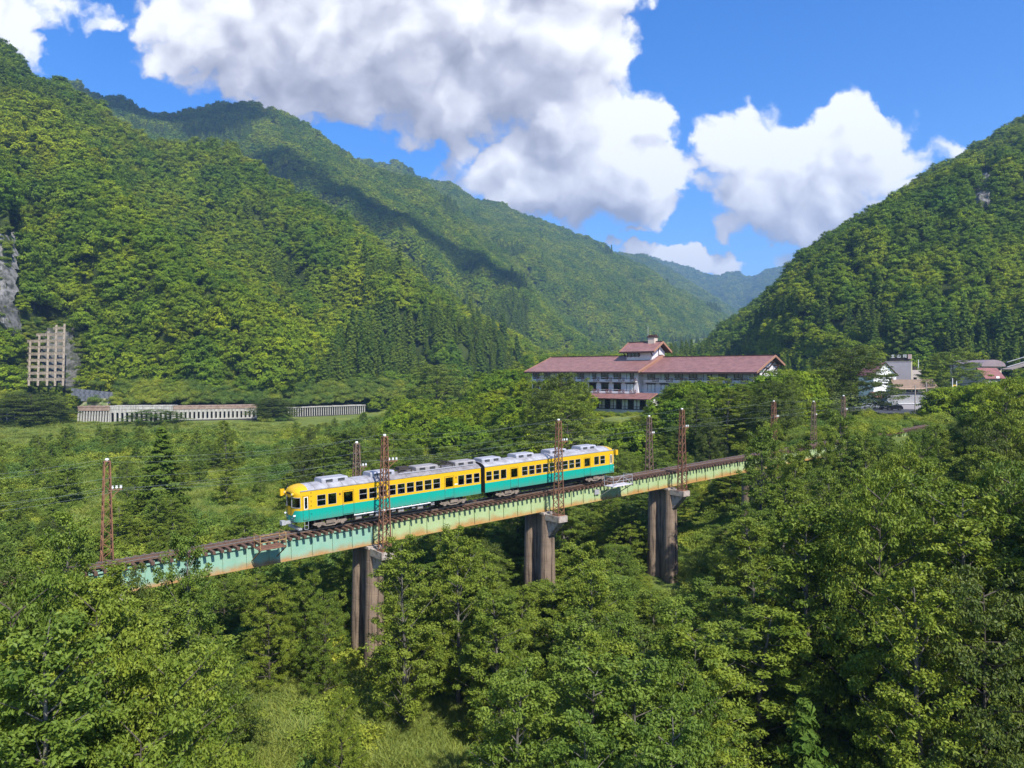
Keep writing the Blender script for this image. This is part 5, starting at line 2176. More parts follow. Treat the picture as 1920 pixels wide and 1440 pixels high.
m_.bb(11.203, 11.25, 0, 6.5, 0, h)
m_.build('white_end', M_WHITE, e)
m_ = MB()
for k in range(28):
    m_.bb(k * .4, k * .4 + .05, -.03, -.004, 0, h)
m_.build('cladding_rib', M_SHED, e)
m_ = MB()
m_.bb(2.5, 9.0, -2.2, -.04, 0, h - 3.0)
m_.bb(2.4, 9.1, -2.3, -.04, h - 2.99, h - 2.84, 1)
m_.build('lean_to', [M_GREYW, M_WHITE], e)
e, h = gable_house('small_white_cottage', 1644, 222, 4.4, 5, R(6), -7.4, -5.7, 'small cottage with brown roof left of the grey shed', M_WALL, mat('brown_roof', (.22, .11, .07), .8, .2, 1), along='x')
small_window(e, 2.2, 0, h - 2.1, .8, 1.2)
# funicular station: barrel roof, cream wall with a row of windows, red roof in front
e, h = boxhouse('station_hall', 1836, 258, 2.6, 10.2, 12, R(16), 'station hall with curved mauve roof and cream window wall', 'station', M_CREAM, -6)
m_ = MB()
sec = [(11.2 * (0.5 - .5 * math.cos(math.pi * k / 10)), h - .15 + 2.4 * math.sin(math.pi * k / 10) ** .9) for k in range(11)]
m_.prism(sec + [(11.0, h - .16), (.2, h - .16)], 1, -.9, 12.5)
m_.build('roof', M_MAUVE, e, smooth=False)
for k in range(4):
    small_window(e, 4.6 + k * 1.4, 0, h - 1.5, 1.0, .8)
e, h = gable_house('red_roof_house', 1848, 250, 7.5, 6, R(14), -1.2, 1.9, 'house with dull red roof in front of the curved station roof', mat('stone_wall', (.35, .33, .31), .9, .2, 1), M_PINK, -7, along='x')
m_ = MB()
m_.bb(4.0, 5.4, -.5, -.45, h - .5, h + .2)
m_.build('snow_guard', M_WHITE, e)
# inclined track behind the station
m_ = MB()
for k in range(2):
    a_, b_ = P(1888, 688 - k * 9, 262 + k * 3), P(2050, 640 - k * 9, 285 + k * 3)
    m_.bar(a_, b_, .3, .2)
m_.bar(P(1886, 693, 260), P(2050, 646, 283), 4.0, .3, 1)
tag(m_.build('funicular_track', [M_ALU, mat('track_bed', (.25, .21, .18), .9, .3, .4)]), 'pale inclined track climbing right behind the station', 'track')
# car park
m_ = MB()
m_.poly([(gx_, gy_, -11.05) for gx_, gy_ in ((72, 192), (118, 188), (128, 214), (84, 222))])
m_.v = [(x, y, max(z, gz(x, y) + .35)) for x, y, z in m_.v]
tag(m_.build('car_park', M_ASPH), kind='structure')
M_GROUND2 = M_ASPH


def parked_car(x, y, yaw, col, label, kind='hatch'):
    z = gz(x, y) + .45
    e = empty('parked_car', (x, y, z), yaw, label, 'car', 'cars parked beside the grey shed')
    m_ = MB()
    L_, W_ = (4.4, 1.72)
    hh = 1.5 if kind != 'van' else 1.95
    lower = [(-2.2, .32), (2.2, .32), (2.22, .7), (2.05, .86), (1.0, .95), (-2.1, .98), (-2.22, .7)]
    m_.prism(lower, 1, -W_ / 2, W_ / 2)
    up = [(1.05, .95), (.35, hh - .04), (-.2, hh), (-1.75, hh - .05), (-2.08, .98)] if kind != 'van' else [(1.75, .95), (1.2, hh - .1), (.7, hh), (-2.05, hh), (-2.12, .98)]
    m_.prism(up, 1, -W_ / 2 + .12, W_ / 2 - .12)
    m_.build('body', col, e)
    g = MB()
    x1, x0 = up[1][0], up[3][0]
    for s in (-1, 1):
        y0 = s * (W_ / 2 - .12)
        q = [(up[0][0] - .15, y0 + s * .006, 1.0), (x1 - .03, y0 + s * .006, hh - .13), (x0 + .1, y0 + s * .006, hh - .13), (up[4][0] + .2, y0 + s * .006, 1.02)]
        g.poly(q if s > 0 else q[::-1])
    a_, b_ = Vector((up[0][0], 0, .97)), Vector((x1, 0, hh - .06))
    for (a_, b_, o_) in ((a_, b_, .012), (Vector((up[4][0], 0, 1.0)), Vector((x0, 0, hh - .07)), -.012)):
        g.poly([(a_.x + o_, -.66, a_.z + .03), (a_.x + o_, .66, a_.z + .03), (b_.x + o_, .60, b_.z), (b_.x + o_, -.60, b_.z)])
    g.build('windows', M_WINDARK, e)
    for sx in (-1.35, 1.35):
        for sy in (-.78, .78):
            w = MB()
            w.tube([(sx, sy - .1, .32), (sx, sy + .1, .32)], .32, 14)
            w.build('wheel', M_LINE, e)
    for s in (-.62, .62):
        l_ = MB()
        l_.bb(2.17, 2.235, s - .16, s + .16, .66, .80)
        l_.build('headlight', M_LAMP, e)


def carpaint(n, c):
    return mat(n, c, .25, spec=.6)


for px, d, yaw, c, lab, kd in ((1661, 206, 2.3, carpaint('black_car', (.01, .01, .012)), 'black car in the middle of the parked row below the shed', 'hatch'),
                               (1676, 204, 2.9, carpaint('charcoal_car', (.012, .012, .014)), 'charcoal car at the right end of the parked row', 'hatch'),
                               (1650, 208, -1.1, carpaint('navy_car', (.02, .025, .045)), 'dark blue car with its windscreen towards the trees', 'van'),
                               (1632, 206, -.6, carpaint('silver_car', (.45, .46, .48)), 'silver car at the left end of the parked row', 'hatch'),
                               (1658, 214, 2.9, carpaint('pale_blue_van', (.50, .62, .72)), 'pale blue van close to the shed wall', 'van'),
                               (1537, 176, .2, carpaint('white_car', (.66, .67, .72)), 'whitish car glimpsed between trees left of the poles', 'van')):
    parked_car((px - 960) / F * d, d, yaw, c, lab, kd)

# concrete poles in the village
M_POLE = mat('concrete_pole', (.36, .32, .28), .85, .15, 3)
for px, y0, y1, d, lab, arm in ((1716, 722, 778, 196, 'concrete utility pole in front of the grey shed', 1), (1737, 716, 792, 190, 'concrete utility pole at the white end of the shed', 1),
                                (1786, 709, 760, 200, 'white post left of the yellow sign', 0), (1793.5, 714, 760, 200, 'shorter white post right of the yellow sign', 0),
                                (1722, 674, 720, 262, 'thin lamp post behind the annex', 0)):
    a_, b_ = P(px, y1, d), P(px, y0, d)
    a_.z = gz(a_.x, a_.y) - .2 if d < 230 else a_.z
    e = empty('utility_pole', a_, 0, lab, 'pole', 'poles around the village')
    m_ = MB()
    hh = b_.z - a_.z
    m_.tube([(0, 0, 0), (0, 0, hh)], [.19, .13] if arm else [.12, .10], 8)
    m_.build('shaft', M_POLE if arm else M_WHITE, e)
    if arm:
        m_ = MB()
        m_.bar((-.9, 0, hh - .5), (.9, 0, hh - .5), .1)
        m_.bar((-.7, 0, hh - 1.2), (.7, 0, hh - 1.2), .08)
        m_.tube([(.35, -.1, hh - 2.4), (.35, -.1, hh - 1.7)], .18, 8)
        m_.build('cross_arm', M_DARKSTEEL, e)
m_ = MB()
a_ = P(1789.6, 727, 200)
m_.box((a_.x, a_.y, a_.z), (1.0, .08, 1.6))
sgn = tag(m_.build('sign_board', mat('yellow_sign', (.70, .50, .06), .5)), 'small yellow board fixed between two white posts', 'sign')
m_ = MB()
for k in range(3):
    m_.box((a_.x, a_.y - .045, a_.z + .45 - k * .45), (.55, .01, .2))
m_.build('lettering_panel', M_LINE, sgn)

# ------------------------------------------------------------------ snow shed galleries along the road under the left slope
M_GAL = concrete_mat('gallery_concrete', (0.50, 0.475, 0.43), (0.19, 0.175, 0.15))
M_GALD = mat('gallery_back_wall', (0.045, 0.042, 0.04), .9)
M_GALR = mat('rust_stained_fascia', (0.32, 0.235, 0.185), .9, 0, .8, col2=(.22, .145, .11))


def gallery(px0, d0, px1, d1, zb, zt, n, label, fascia, fh, colw, style):
    a, b = P(px0, 700, d0), P(px1, 700, d1)
    L_ = (Vector((b.x, b.y)) - Vector((a.x, a.y))).length
    yaw = math.atan2(b.y - a.y, b.x - a.x)
    e = empty('snow_gallery', (a.x, a.y, zb), yaw, label, 'gallery', 'concrete galleries along the road')
    h = zt - zb
    m_ = MB()
    m_.bb(0, L_, -.5, 7.5, h - fh, h)
    m_.bb(-.1, L_ + .1, -.62, -.503, h - .35, h + .12)
    m_.build('roof_slab', fascia, e)
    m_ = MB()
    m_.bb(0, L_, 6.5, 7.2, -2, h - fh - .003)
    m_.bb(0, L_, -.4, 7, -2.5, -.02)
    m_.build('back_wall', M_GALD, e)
    if style == 'arch':
        m_ = MB()
        w = L_ / n
        zc, rad = h * .52, w * .27
        top = h - fh - .004
        for k in range(n):
            x0, x1, cx = k * w, (k + 1) * w, (k + .5) * w
            m_.bb(x0, cx - rad, -.35, .35, 0, zc)
            m_.bb(cx + rad, x1, -.35, .35, 0, zc)
            pts = [(cx - rad * math.cos(math.pi * q / 8), zc + rad * math.sin(math.pi * q / 8)) for q in range(9)]
            m_.prism([(x0, zc), (pts[0][0], zc)] + pts[1:5] + [(cx, top), (x0, top)], 1, -.35, .35)
            m_.prism([(x1, zc), (x1, top), (cx, top)] + pts[4:8] + [(pts[8][0], zc)], 1, -.35, .35)
        m_.build('arched_wall', M_GAL, e)
    else:
        cm = MB()
        cm.bb(-colw / 2, colw / 2, -.3, .3, 0, h - fh - .004)
        if style == 'lean':
            cm = MB()
            cm.prism([(-.9, 0), (-.3, 0), (.35, h - fh - .004), (-.25, h - fh - .004)], 0, -colw / 2, colw / 2)
        me = cm.mesh('column', M_GAL)
        for k in range(n + 1):
            o = put('column', me, e)
            o.location = (colw / 2 + (L_ - colw) * k / n, 0, 0)
        if style == 'box':
            m_ = MB()
            m_.bb(0, L_, -.28, .28, h - fh - 1.2, h - fh - .006)
            m_.bb(0, L_, -.28, .28, 0, .5)
            m_.build('lintel', M_GAL, e)
    return e


gallery(147, 312, 206.5, 312, -21.2, -14.2, 11, 'gallery section with slanting columns under a rusty slab', M_GALR, 1.9, .55, 'lean')
gallery(207, 312, 324, 316, -21.2, -14.0, 13, 'white gallery section with arched openings', M_GAL, 1.6, .5, 'arch')
gallery(325, 317, 482, 330, -20.4, -14.3, 19, 'long gallery section with square openings and brown top', M_GALR, 1.5, 1.0, 'box')
gallery(540, 350, 684, 378, -21.0, -16.4, 34, 'far gallery with many thin columns overgrown on top', M_GAL, .5, .38, 'col')
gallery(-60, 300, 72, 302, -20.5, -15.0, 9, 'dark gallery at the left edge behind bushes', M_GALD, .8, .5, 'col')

# slope protection grid of concrete beams on the rock, and rock faces
M_ROCK = mat('grey_rock', (0.13, 0.125, 0.12), .95, 0, .25, col2=(0.04, 0.045, 0.03), detail=10, bump=1.0, lo=.40, hi=.62)
M_ROCKP = mat('pale_rock', (0.21, 0.20, 0.19), .95, 0, .3, col2=(0.06, 0.062, 0.05), detail=10, bump=1.0, lo=.40, hi=.62)
M_BEAM = concrete_mat('beam_concrete', (0.29, 0.24, 0.18), (0.12, 0.095, 0.07))


def rock_patch(name, corners, seed, label, matl, amp=3.0, nu=26, nv=40, ragged=.3):
    """corners: bottom left, bottom right, top right, top left (points); a rough rock face with a ragged edge"""
    a, b, c, d = [np.array(list(p)) for p in corners]
    u, v = np.meshgrid(np.linspace(0, 1, nu), np.linspace(0, 1, nv), indexing='ij')
    p = (a * (1 - u)[..., None] + b * u[..., None]) * (1 - v)[..., None] + (d * (1 - u)[..., None] + c * u[..., None]) * v[..., None]
    n = np.cross(b - a, d - a)
    n /= np.linalg.norm(n)
    if n[1] > 0:
        n = -n
    W_, H_ = np.linalg.norm(b - a), np.linalg.norm(d - a)
    f = fbm(u * W_ / 5, v * H_ / 9, seed, 5, .6)
    f2 = np.abs(2 * vnoise(u * W_ / 2.4, v * H_ / 3.5, seed + 9) - 1)
    edge = np.minimum(np.minimum(u, 1 - u), np.minimum(v, 1 - v)) / ragged
    dsp = (f - .5) * 2 * amp + (.5 - f2) * amp * .5 + np.minimum(edge, 1) * amp * 1.1 - amp * 1.0 - (1 - np.minimum(edge + f - .5, 1)) * amp
    p = p + n * dsp[..., None]
    ii = (np.arange(nu - 1)[:, None] * nv + np.arange(nv - 1)[None, :]).ravel()
    o = put(name, mesh_np(name, p.reshape(-1, 3), np.stack([ii, ii + nv, ii + nv + 1, ii + 1], 1)), None, matl)
    return tag(o, label, 'rock')


def slope_rock(mt, left, right, top, bottom, ahead, seed, label, matl, amp, nu=30, nv=44):
    """a rough rock face lying on the mountain side; left and right are image columns at the top and the bottom"""
    cu, cv = 9, 11
    g = np.zeros((cu, cv, 3))
    for j in range(cv):
        v = j / (cv - 1)
        y = bottom + (top - bottom) * v
        xl, xr = left[1] + (left[0] - left[1]) * v, right[1] + (right[0] - right[1]) * v
        for i in range(cu):
            g[i, j] = slope_point(mt, xl + (xr - xl) * i / (cu - 1), y, ahead)
    U, V = np.meshgrid(np.linspace(0, cu - 1.001, nu), np.linspace(0, cv - 1.001, nv), indexing='ij')
    i, j = U.astype(int), V.astype(int)
    a, b = (U - i)[..., None], (V - j)[..., None]
    p = (g[i, j] * (1 - a) + g[i + 1, j] * a) * (1 - b) + (g[i, j + 1] * (1 - a) + g[i + 1, j + 1] * a) * b
    f = fbm(p[..., 0] / 6, p[..., 2] / 9, seed, 5, .6)
    k = np.abs(2 * vnoise(p[..., 0] / 2.6, p[..., 2] / 4.5, seed + 9) - 1)
    u, v = U / (cu - 1), V / (cv - 1)
    edge = np.minimum(np.minimum(u, 1 - u) * 3.0, np.minimum(v, 1 - v) * 5.0) + (f - .5) * 1.1
    dsp = (f - .5) * 2 * amp + (.5 - k) * amp * .6 - np.clip(.55 - edge, 0, 1) * (ahead + amp) * 2.2
    p[..., 1] -= dsp
    p[..., 2] += dsp * .35
    ii = (np.arange(nu - 1)[:, None] * nv + np.arange(nv - 1)[None, :]).ravel()
    o = put('rock_face', mesh_np('rock_face', p.reshape(-1, 3), np.stack([ii, ii + nv, ii + nv + 1, ii + 1], 1)), None, matl)
    return tag(o, label, 'rock')


slope_rock(m_near, (78, 52), (146, 162), 600, 734, 4.0, 4, 'dark grey rock face around the concrete beam grid', M_ROCK, 1.6)
slope_rock(m_near, (-40, -40), (8, 22), 420, 630, 3.0, 14, 'pale grey cliff at the left edge of the steep slope', M_ROCKP, 2.6)
slope_rock(m_right, (1832, 1826), (1858, 1868), 312, 398, 6.0, 24, 'bare rock slab high on the right mountain', M_ROCKP, 4.0)
_b = [slope_point(m_near, x, 724).y for x in (48, 87, 120)]
_t = [slope_point(m_near, x, 610).y for x in (62, 87, 120)]
FB, FT = P(87, 724, min(_b) - 7.5), P(87, 612, min(_t) - 9.0)
frame = empty('slope_frame', FB, 0, 'concrete beam grid bolted to the steep rock beside the road', 'retaining frame')
cols_x = [54, 71, 88, 103, 118]
col_top = [640, 626, 622, 610, 608]


def on_frame(px, py):
    d = FB.y + (724 - py) / 112 * (FT.y - FB.y)
    return P(px, py, d) - Vector(frame.location)


for x, yt in zip(cols_x, col_top):
    m_ = MB()
    m_.bar(on_frame(x + (722 - 722) * .1, 724), on_frame(x + 3, yt), .85, .6)
    m_.build('beam', M_BEAM, frame)
for k, y in enumerate(range(616, 724, 12)):
    xs_ = [x for x, yt in zip(cols_x, col_top) if yt <= y + 4]
    if len(xs_) > 1:
        m_ = MB()
        m_.bar(on_frame(xs_[0] - 2, y), on_frame(xs_[-1] + 3, y - 1), .95, 1.3)
        m_.build('beam', M_BEAM, frame)
# stacked dark blocks below the grid and a sandy bank
blk = [MB() for _ in range(2)]
blk[0].box((0, 0, 0), (1.5, 1.1, 1.0))
blk[1].prism([(-.7, -.5), (.7, -.5), (.55, .5), (-.55, .5)], 1, -.55, .55)
bme = [b_.mesh('block', mat('dark_block_%s' % n_, c_, .9, .3, 1.0)) for b_, n_, c_ in zip(blk, ('grey', 'slate'), ((.16, .17, .19), (.10, .11, .125)))]
wall = empty('block_wall', P(150, 738, 326), 0, 'stepped wall of dark concrete blocks climbing above the gallery', 'retaining wall')
for r_ in range(5):
    for k in range(18):
        px, py = 138 + k * 4.6 + (r_ % 2) * 2.3, 748 - r_ * 4.4 + k * .45
        if py > 756 or px > 216 or px < 150 + (r_ - 4) * -9 - 30:
            continue
        o = put('block', bme[(r_ + k) % 2], wall)
        o.location = P(px, py, 322 + r_ * 1.3) - Vector(wall.location)
        o.rotation_euler = (0, 0, random.uniform(-.2, .2))
rock_patch('sandy_bank', [P(146, 762, 320), P(204, 762, 320), P(196, 745, 322), P(160, 748, 322)], 34, 'pale sandy bank above the gallery roof', mat('sand', (.27, .24, .14), .95, 0, .6, col2=(.10, .14, .04)), .4)['category'] = 'bank'


# ------------------------------------------------------------------ trees and undergrowth
LIM_FRONT = [(-400, 960), (0, 990), (60, 958), (140, 948), (185, 985), (200, 1050), (300, 1045), (318, 1000), (345, 985), (375, 1030), (392, 1085), (500, 1068), (640, 1058), (646, 1205),
             (700, 1215), (715, 1100), (735, 1050), (770, 1000), (850, 990), (935, 985), (975, 1010), (984, 1078), (1046, 1062), (1062, 1020), (1130, 1012), (1205, 1000), (1213, 1092), (1276, 1088),
             (1290, 1000), (1345, 960), (1380, 912), (1404, 870), (1418, 812), (1445, 795), (1480, 835), (1520, 850), (1560, 800), (1590, 765), (1640, 800), (1680, 830), (1740, 790), (1800, 770), (1860, 740), (1920, 690), (2400, 640)]
LIM_BACK = [(-400, 850), (0, 850), (130, 850), (200, 830), (300, 802), (380, 830), (420, 800), (500, 810), (560, 800), (640, 795), (680, 765), (720, 725), (770, 690), (830, 680), (900, 700), (960, 712), (1000, 706),
            (1060, 702), (1098, 716), (1112, 785), (1212, 785), (1228, 735), (1270, 718), (1300, 708), (1340, 716), (1400, 714), (1450, 696), (1500, 692), (1522, 700), (1530, 752), (1626, 756), (1634, 768), (1745, 774), (1752, 722),
            (1850, 715), (1900, 705), (2400, 690)]


def lim(tab, px):
    return np.interp(px, [t[0] for t in tab], [t[1] for t in tab])


def s_of(x, y):
    """distance along and across the track"""
    dx, dy = x - ORG.x, y - ORG.y
    return dx * TX + dy * TY, dx * NXY[0] + dy * NXY[1]


def cap_height(x, y, cr, tab):
    px = 960 + F * x / y
    w = F * cr / y
    m = max(lim(tab, px + w * k) for k in (-.8, -.4, 0, .4, .8))
    return (HZ - m) / F * y - gz(x, y)


PROTOS = {}


def proto_tree(kind, k):
    key = (kind, k)
    meshes = {'alder': TALL, 'maple': ROUND, 'sapling': YOUNG, 'cedar': CEDAR, 'zelkova': DARK}[kind]
    return meshes[k % len(meshes)]


H0 = {'alder': 15, 'maple': 12, 'sapling': 8, 'cedar': 24, 'zelkova': 12}
R0 = {'alder': 3.1, 'maple': 5.2, 'sapling': 1.9, 'cedar': 3.6, 'zelkova': 5.2}
NAMES = {'alder': 'broadleaf_tree', 'maple': 'broadleaf_tree', 'sapling': 'young_tree', 'cedar': 'cedar_tree', 'zelkova': 'broadleaf_tree'}
PLACED = []
ntree = 0


def plant(kind, x, y, h, cr, label, group, k=None):
    global ntree
    z = gz(x, y) - .15
    if k is None:
        k = ntree
    ntree += 1
    tr, cw = proto_tree(kind, k)
    e = empty(NAMES[kind], (x, y, z), random.uniform(0, 6.283), label, {'sapling': 'tree', 'cedar': 'cedar'}.get(kind, 'tree'), group)
    e.scale = (cr / R0[kind], cr / R0[kind], h / H0[kind])
    put('trunk', tr, e)
    put('crown', cw, e)
    PLACED.append((x, y, cr))
    return e


def by_top(kind, px, py, d, wpx, label, group=None, k=None):
    """a tree whose top shows at a photograph pixel, at a distance"""
    x = (px - 960) / F * d
    h = (HZ - py) / F * d - gz(x, d) + .15
    return plant(kind, x, d, h, wpx / 2 / F * d, label, group, k)


# single trees that the photograph lets one point out
by_top('zelkova', 1592, 647, 172, 170, 'big round dark tree left of the inn tower', k=1)
by_top('maple', 1787, 656, 236, 122, 'wide feathery tree right of the grey shed', k=2)
by_top('zelkova', 1052, 698, 160, 130, 'dense round tree hiding the left wing of the hotel', k=0)
by_top('maple', 1006, 712, 168, 80, 'leafy tree at the left end of the hotel', k=1)
by_top('maple', 1092, 712, 163, 62, 'narrow tree beside the lounge of the hotel', k=2)
by_top('maple', 1062, 740, 140, 150, 'yellow green spreading tree below the hotel lounge', k=3)
by_top('maple', 1275, 716, 158, 95, 'bushy tree hiding the hotel front right of the step', k=2)
by_top('maple', 1345, 706, 162, 80, 'thin twiggy tree before the right wing of the hotel', k=1)
by_top('maple', 1448, 694, 165, 150, 'broad light green tree at the right gable of the hotel', k=0)
by_top('maple', 1380, 730, 150, 140, 'wide tree under the right wing of the hotel', k=3)
by_top('cedar', 303, 800, 118, 95, 'dark conical tree on the meadow left of the train', k=0)
by_top('alder', 424, 786, 170, 42, 'slender grey green tree on the meadow before the gallery', k=1)
by_top('alder', 352, 985, 41, 150, 'leafy tree rising in front of the mint girder', k=2)
by_top('alder', 105, 945, 40, 190, 'tall tree covering the left end of the bridge', k=0)
by_top('alder', 1425, 800, 78, 120, 'pointed tree covering the bridge right of the last visible girder', k=3)
by_top('alder', 1582, 765, 92, 105, 'tall dark tree before the parked cars', k=4)
by_top('maple', 640, 1290, 42, 100, 'low round tree standing at the grass clearing', k=2)
by_top('alder', 760, 1000, 52, 150, 'tree right of the dark pier under the red pole', k=5)
by_top('alder', 860, 985, 55, 130, 'twin stemmed tree between the first two visible piers', k=4)
by_top('alder', 1105, 1006, 60, 140, 'tree just right of the second visible pier', k=1)
by_top('cedar', 1510, 1310, 34, 190, 'blue green conifer at the bottom of the right foreground', k=1)
by_top('maple', 290, 768, 292, 120, 'wide bush like tree hiding the arched gallery', k=1)
by_top('zelkova', 512, 745, 320, 95, 'dark round tree between the two gallery lengths', k=3)
by_top('zelkova', 60, 735, 292, 170, 'dark tree above the gallery at the left edge', k=0)
by_top('maple', 820, 680, 330, 150, 'pale round tree at the foot of the steep slope', k=2)
for k, (px, py, d, w) in enumerate([(1683, 586, 330, 46), (1716, 578, 326, 44), (1741, 590, 322, 46)]):
    by_top('cedar', px, py, d, w, ['tall dark cedar directly behind the inn sign', 'tallest cedar of the three behind the annex', 'right hand cedar of the three behind the annex'][k])


for k, (px, py, d, w, lab) in enumerate([(418, 1082, 66, 120, 'lit tree in the gap below the refuge platform'), (478, 1078, 70, 130, 'tree seen under the mint girder left of the train front'), (535, 1062, 67, 120, 'tree seen under the girder below the train front'),
                                          (592, 1052, 71, 130, 'tree seen under the girder left of the dark pier'), (640, 1040, 68, 110, 'tree close behind the dark pier'), (505, 1096, 58.5, 110, 'shaded tree directly under the mint girder'), (572, 1074, 60.5, 110, 'shaded tree under the girder beside the dark pier'), (610, 1110, 57, 95, 'tree in front of the dark pier at the clearing edge')]):
    by_top('maple', px, py, d, w, lab, k=k)
for k, (px, py, d, w, lab) in enumerate([(1452, 790, 84, 92, 'tree crossing in front of the bridge where the girder disappears'), (1480, 832, 74, 90, 'rounded tree before the hidden fourth pier'), (1502, 822, 90, 76, 'tree left of the paired brown poles'),
                                          (1548, 812, 88, 70, 'tree between the two brown poles'), (1624, 806, 86, 92, 'tree under the parked row of cars'), (1662, 812, 98, 70, 'tree left of the last piece of track'),
                                          (1725, 800, 84, 110, 'tree below the concrete utility poles'), (1768, 792, 90, 100, 'tree below the white sign posts'), (1830, 762, 84, 130, 'dark tree near the right edge under the red roof'),
                                          (1893, 706, 80, 150, 'tallest tree at the right edge'), (1700, 852, 66, 120, 'wide tree in the right wood below the sunny bushes'), (1560, 880, 62, 120, 'wide tree in the right wood under the brown poles')]):
    by_top('alder' if k % 3 else 'maple', px, py, d, w, lab, k=k)


def far_enough(x, y, sp):
    return all((x - a) ** 2 + (y - b) ** 2 > (sp * .5 * (1 + 0)) ** 2 for a, b, c in PLACED)


LANDMARKS_FRONT = [(-999, 'at the left edge'), (110, 'under the far left lattice pole'), (270, 'before the mint girder end'), (420, 'under the rusty refuge platform'), (560, 'beneath the train front'), (700, 'beside the dark pier'),
                   (830, 'below the railcar joint'), (960, 'around the second pier'), (1100, 'below the pale platform'), (1210, 'around the pale sided pier'), (1300, 'right of the pale sided pier'), (1400, 'where the bridge vanishes'),
                   (1500, 'under the parked cars'), (1620, 'below the grey shed'), (1740, 'below the red roofed house'), (1850, 'at the right edge')]
LANDMARKS_BACK = [(-999, 'at the far left'), (200, 'by the dark conical tree'), (340, 'below the white gallery'), (470, 'above the train front'), (600, 'behind the leading railcar'), (720, 'at the red pole'), (850, 'behind the railcar joint'),
                  (970, 'below the left hotel wing'), (1080, 'below the hotel lounge'), (1200, 'below the turret'), (1300, 'under the right hotel wing'), (1400, 'by the hotel gable'), (1500, 'by the big round tree'), (1620, 'near the grey shed'), (1740, 'below the station'), (1860, 'at the right edge')]
BANDS_FRONT = [(0, 'standing highest'), (800, 'close under the village'), (860, 'high up'), (910, 'above the lower spans'), (960, 'reaching bridge height'), (1010, 'just under bridge height'), (1060, 'in the upper row'), (1105, 'in the second row'), (1150, 'in the middle row'), (1260, 'in the lower row'), (1370, 'lowest down')]
BANDS_BACK = [(0, 'standing highest'), (735, 'in the upper row'), (775, 'in the middle row'), (820, 'in the lower row'), (880, 'close to the track')]


def place_words(px, py, front):
    a = [w for x, w in (LANDMARKS_FRONT if front else LANDMARKS_BACK) if px >= x][-1]
    b = [w for y, w in (BANDS_FRONT if front else BANDS_BACK) if py >= y][-1]
    return a + ' ' + b


def zone(n, xr, yr, kinds, hr, rr, tab, label, group, test=None, sp=3.6, minh=2.5, tries=40):
    made = 0
    for _ in range(n * tries):
        if made >= n:
            break
        y = random.uniform(*yr)
        lo, hi = xr
        px = random.uniform(lo, hi)
        x = (px - 960) / F * y
        s, v = s_of(x, y)
        if test and not test(px, x, y, s, v):
            continue
        if abs(v) < 3.4 or not far_enough(x, y, sp):
            continue
        kind = random.choice(kinds)
        h = random.uniform(*hr)
        cr = random.uniform(*rr)
        t = tab if tab is not None else (LIM_FRONT if v > 0 else LIM_BACK)
        cap = cap_height(x, y, cr, t) - random.random() ** 2 * .5
        h = min(hr[1], cap * random.uniform(.72, 1.0)) if t is LIM_FRONT else min(h, cap)
        if h < minh:
            continue
        cr = max(min(cr, h * .42), h * .185)
        k2 = kind if kind != 'maple' or random.random() > .3 else 'zelkova'
        if h < 7 and kind == 'alder':
            k2 = 'sapling'
        pw_, qw_ = 960 + F * x / y, HZ - F * (gz(x, y) + h) / y
        plant(k2, x, y, h, cr, label + ' ' + place_words(pw_, qw_, v > 0), group)
        made += 1
    return made


def clear_fg(px, x, y):
    """grass clearings of the foreground"""
    py = HZ - F * gz(x, y) / y
    m = F * 2.3 / y
    return (430 - m < px < 580 + m and py > 1262) or (700 - m < px < 865 + m and py > 1335) or (985 < px < 1060 and py > 1380)


fr = []
fr.append(zone(52, (-160, 640), (24, 56), ['alder', 'alder', 'alder', 'maple'], (9, 19), (2.6, 4.2), LIM_FRONT, 'leafy tree', 'trees in the left foreground',
          lambda px, x, y, s, v: v > 3.6 and not clear_fg(px, x, y), 3.4))
fr.append(zone(58, (640, 1300), (26, 84), ['alder', 'alder', 'alder', 'maple'], (7, 15), (2.2, 3.6), LIM_FRONT, 'slender tree', 'trees in the middle foreground',
          lambda px, x, y, s, v: v > 3.6 and not clear_fg(px, x, y), 3.3))
fr.append(zone(80, (1290, 2080), (34, 120), ['alder', 'alder', 'maple'], (10, 21), (2.8, 4.4), LIM_FRONT, 'woodland tree', 'trees in the right foreground',
          lambda px, x, y, s, v: v > 3.2, 4.0))
fr.append(zone(26, (720, 1340), (64, 102), ['maple', 'alder'], (6, 10.5), (2.6, 4.0), LIM_BACK, 'leafy pier tree', 'trees behind the bridge',
               lambda px, x, y, s, v: -16 < v < -4.2, 4.0))
fr.append(zone(62, (560, 1500), (84, 160), ['maple', 'alder', 'maple'], (6, 14), (2.8, 4.8), LIM_BACK, 'tree behind track', 'trees behind the bridge',
          lambda px, x, y, s, v: v < -4.5, 4.6))
fr.append(zone(74, (-60, 760), (72, 240), ['sapling', 'alder', 'maple'], (4, 9), (1.6, 3.2), LIM_BACK, 'small meadow tree', 'scattered trees on the meadow',
          lambda px, x, y, s, v: v < -4.5, 5.0))
fr.append(zone(22, (1480, 2100), (125, 215), ['maple', 'maple', 'alder'], (7, 13), (3.2, 5.0), LIM_BACK, 'rounded terrace tree', 'trees around the village',
          lambda px, x, y, s, v: v < -4 or s > 108, 6.0, 2.0))
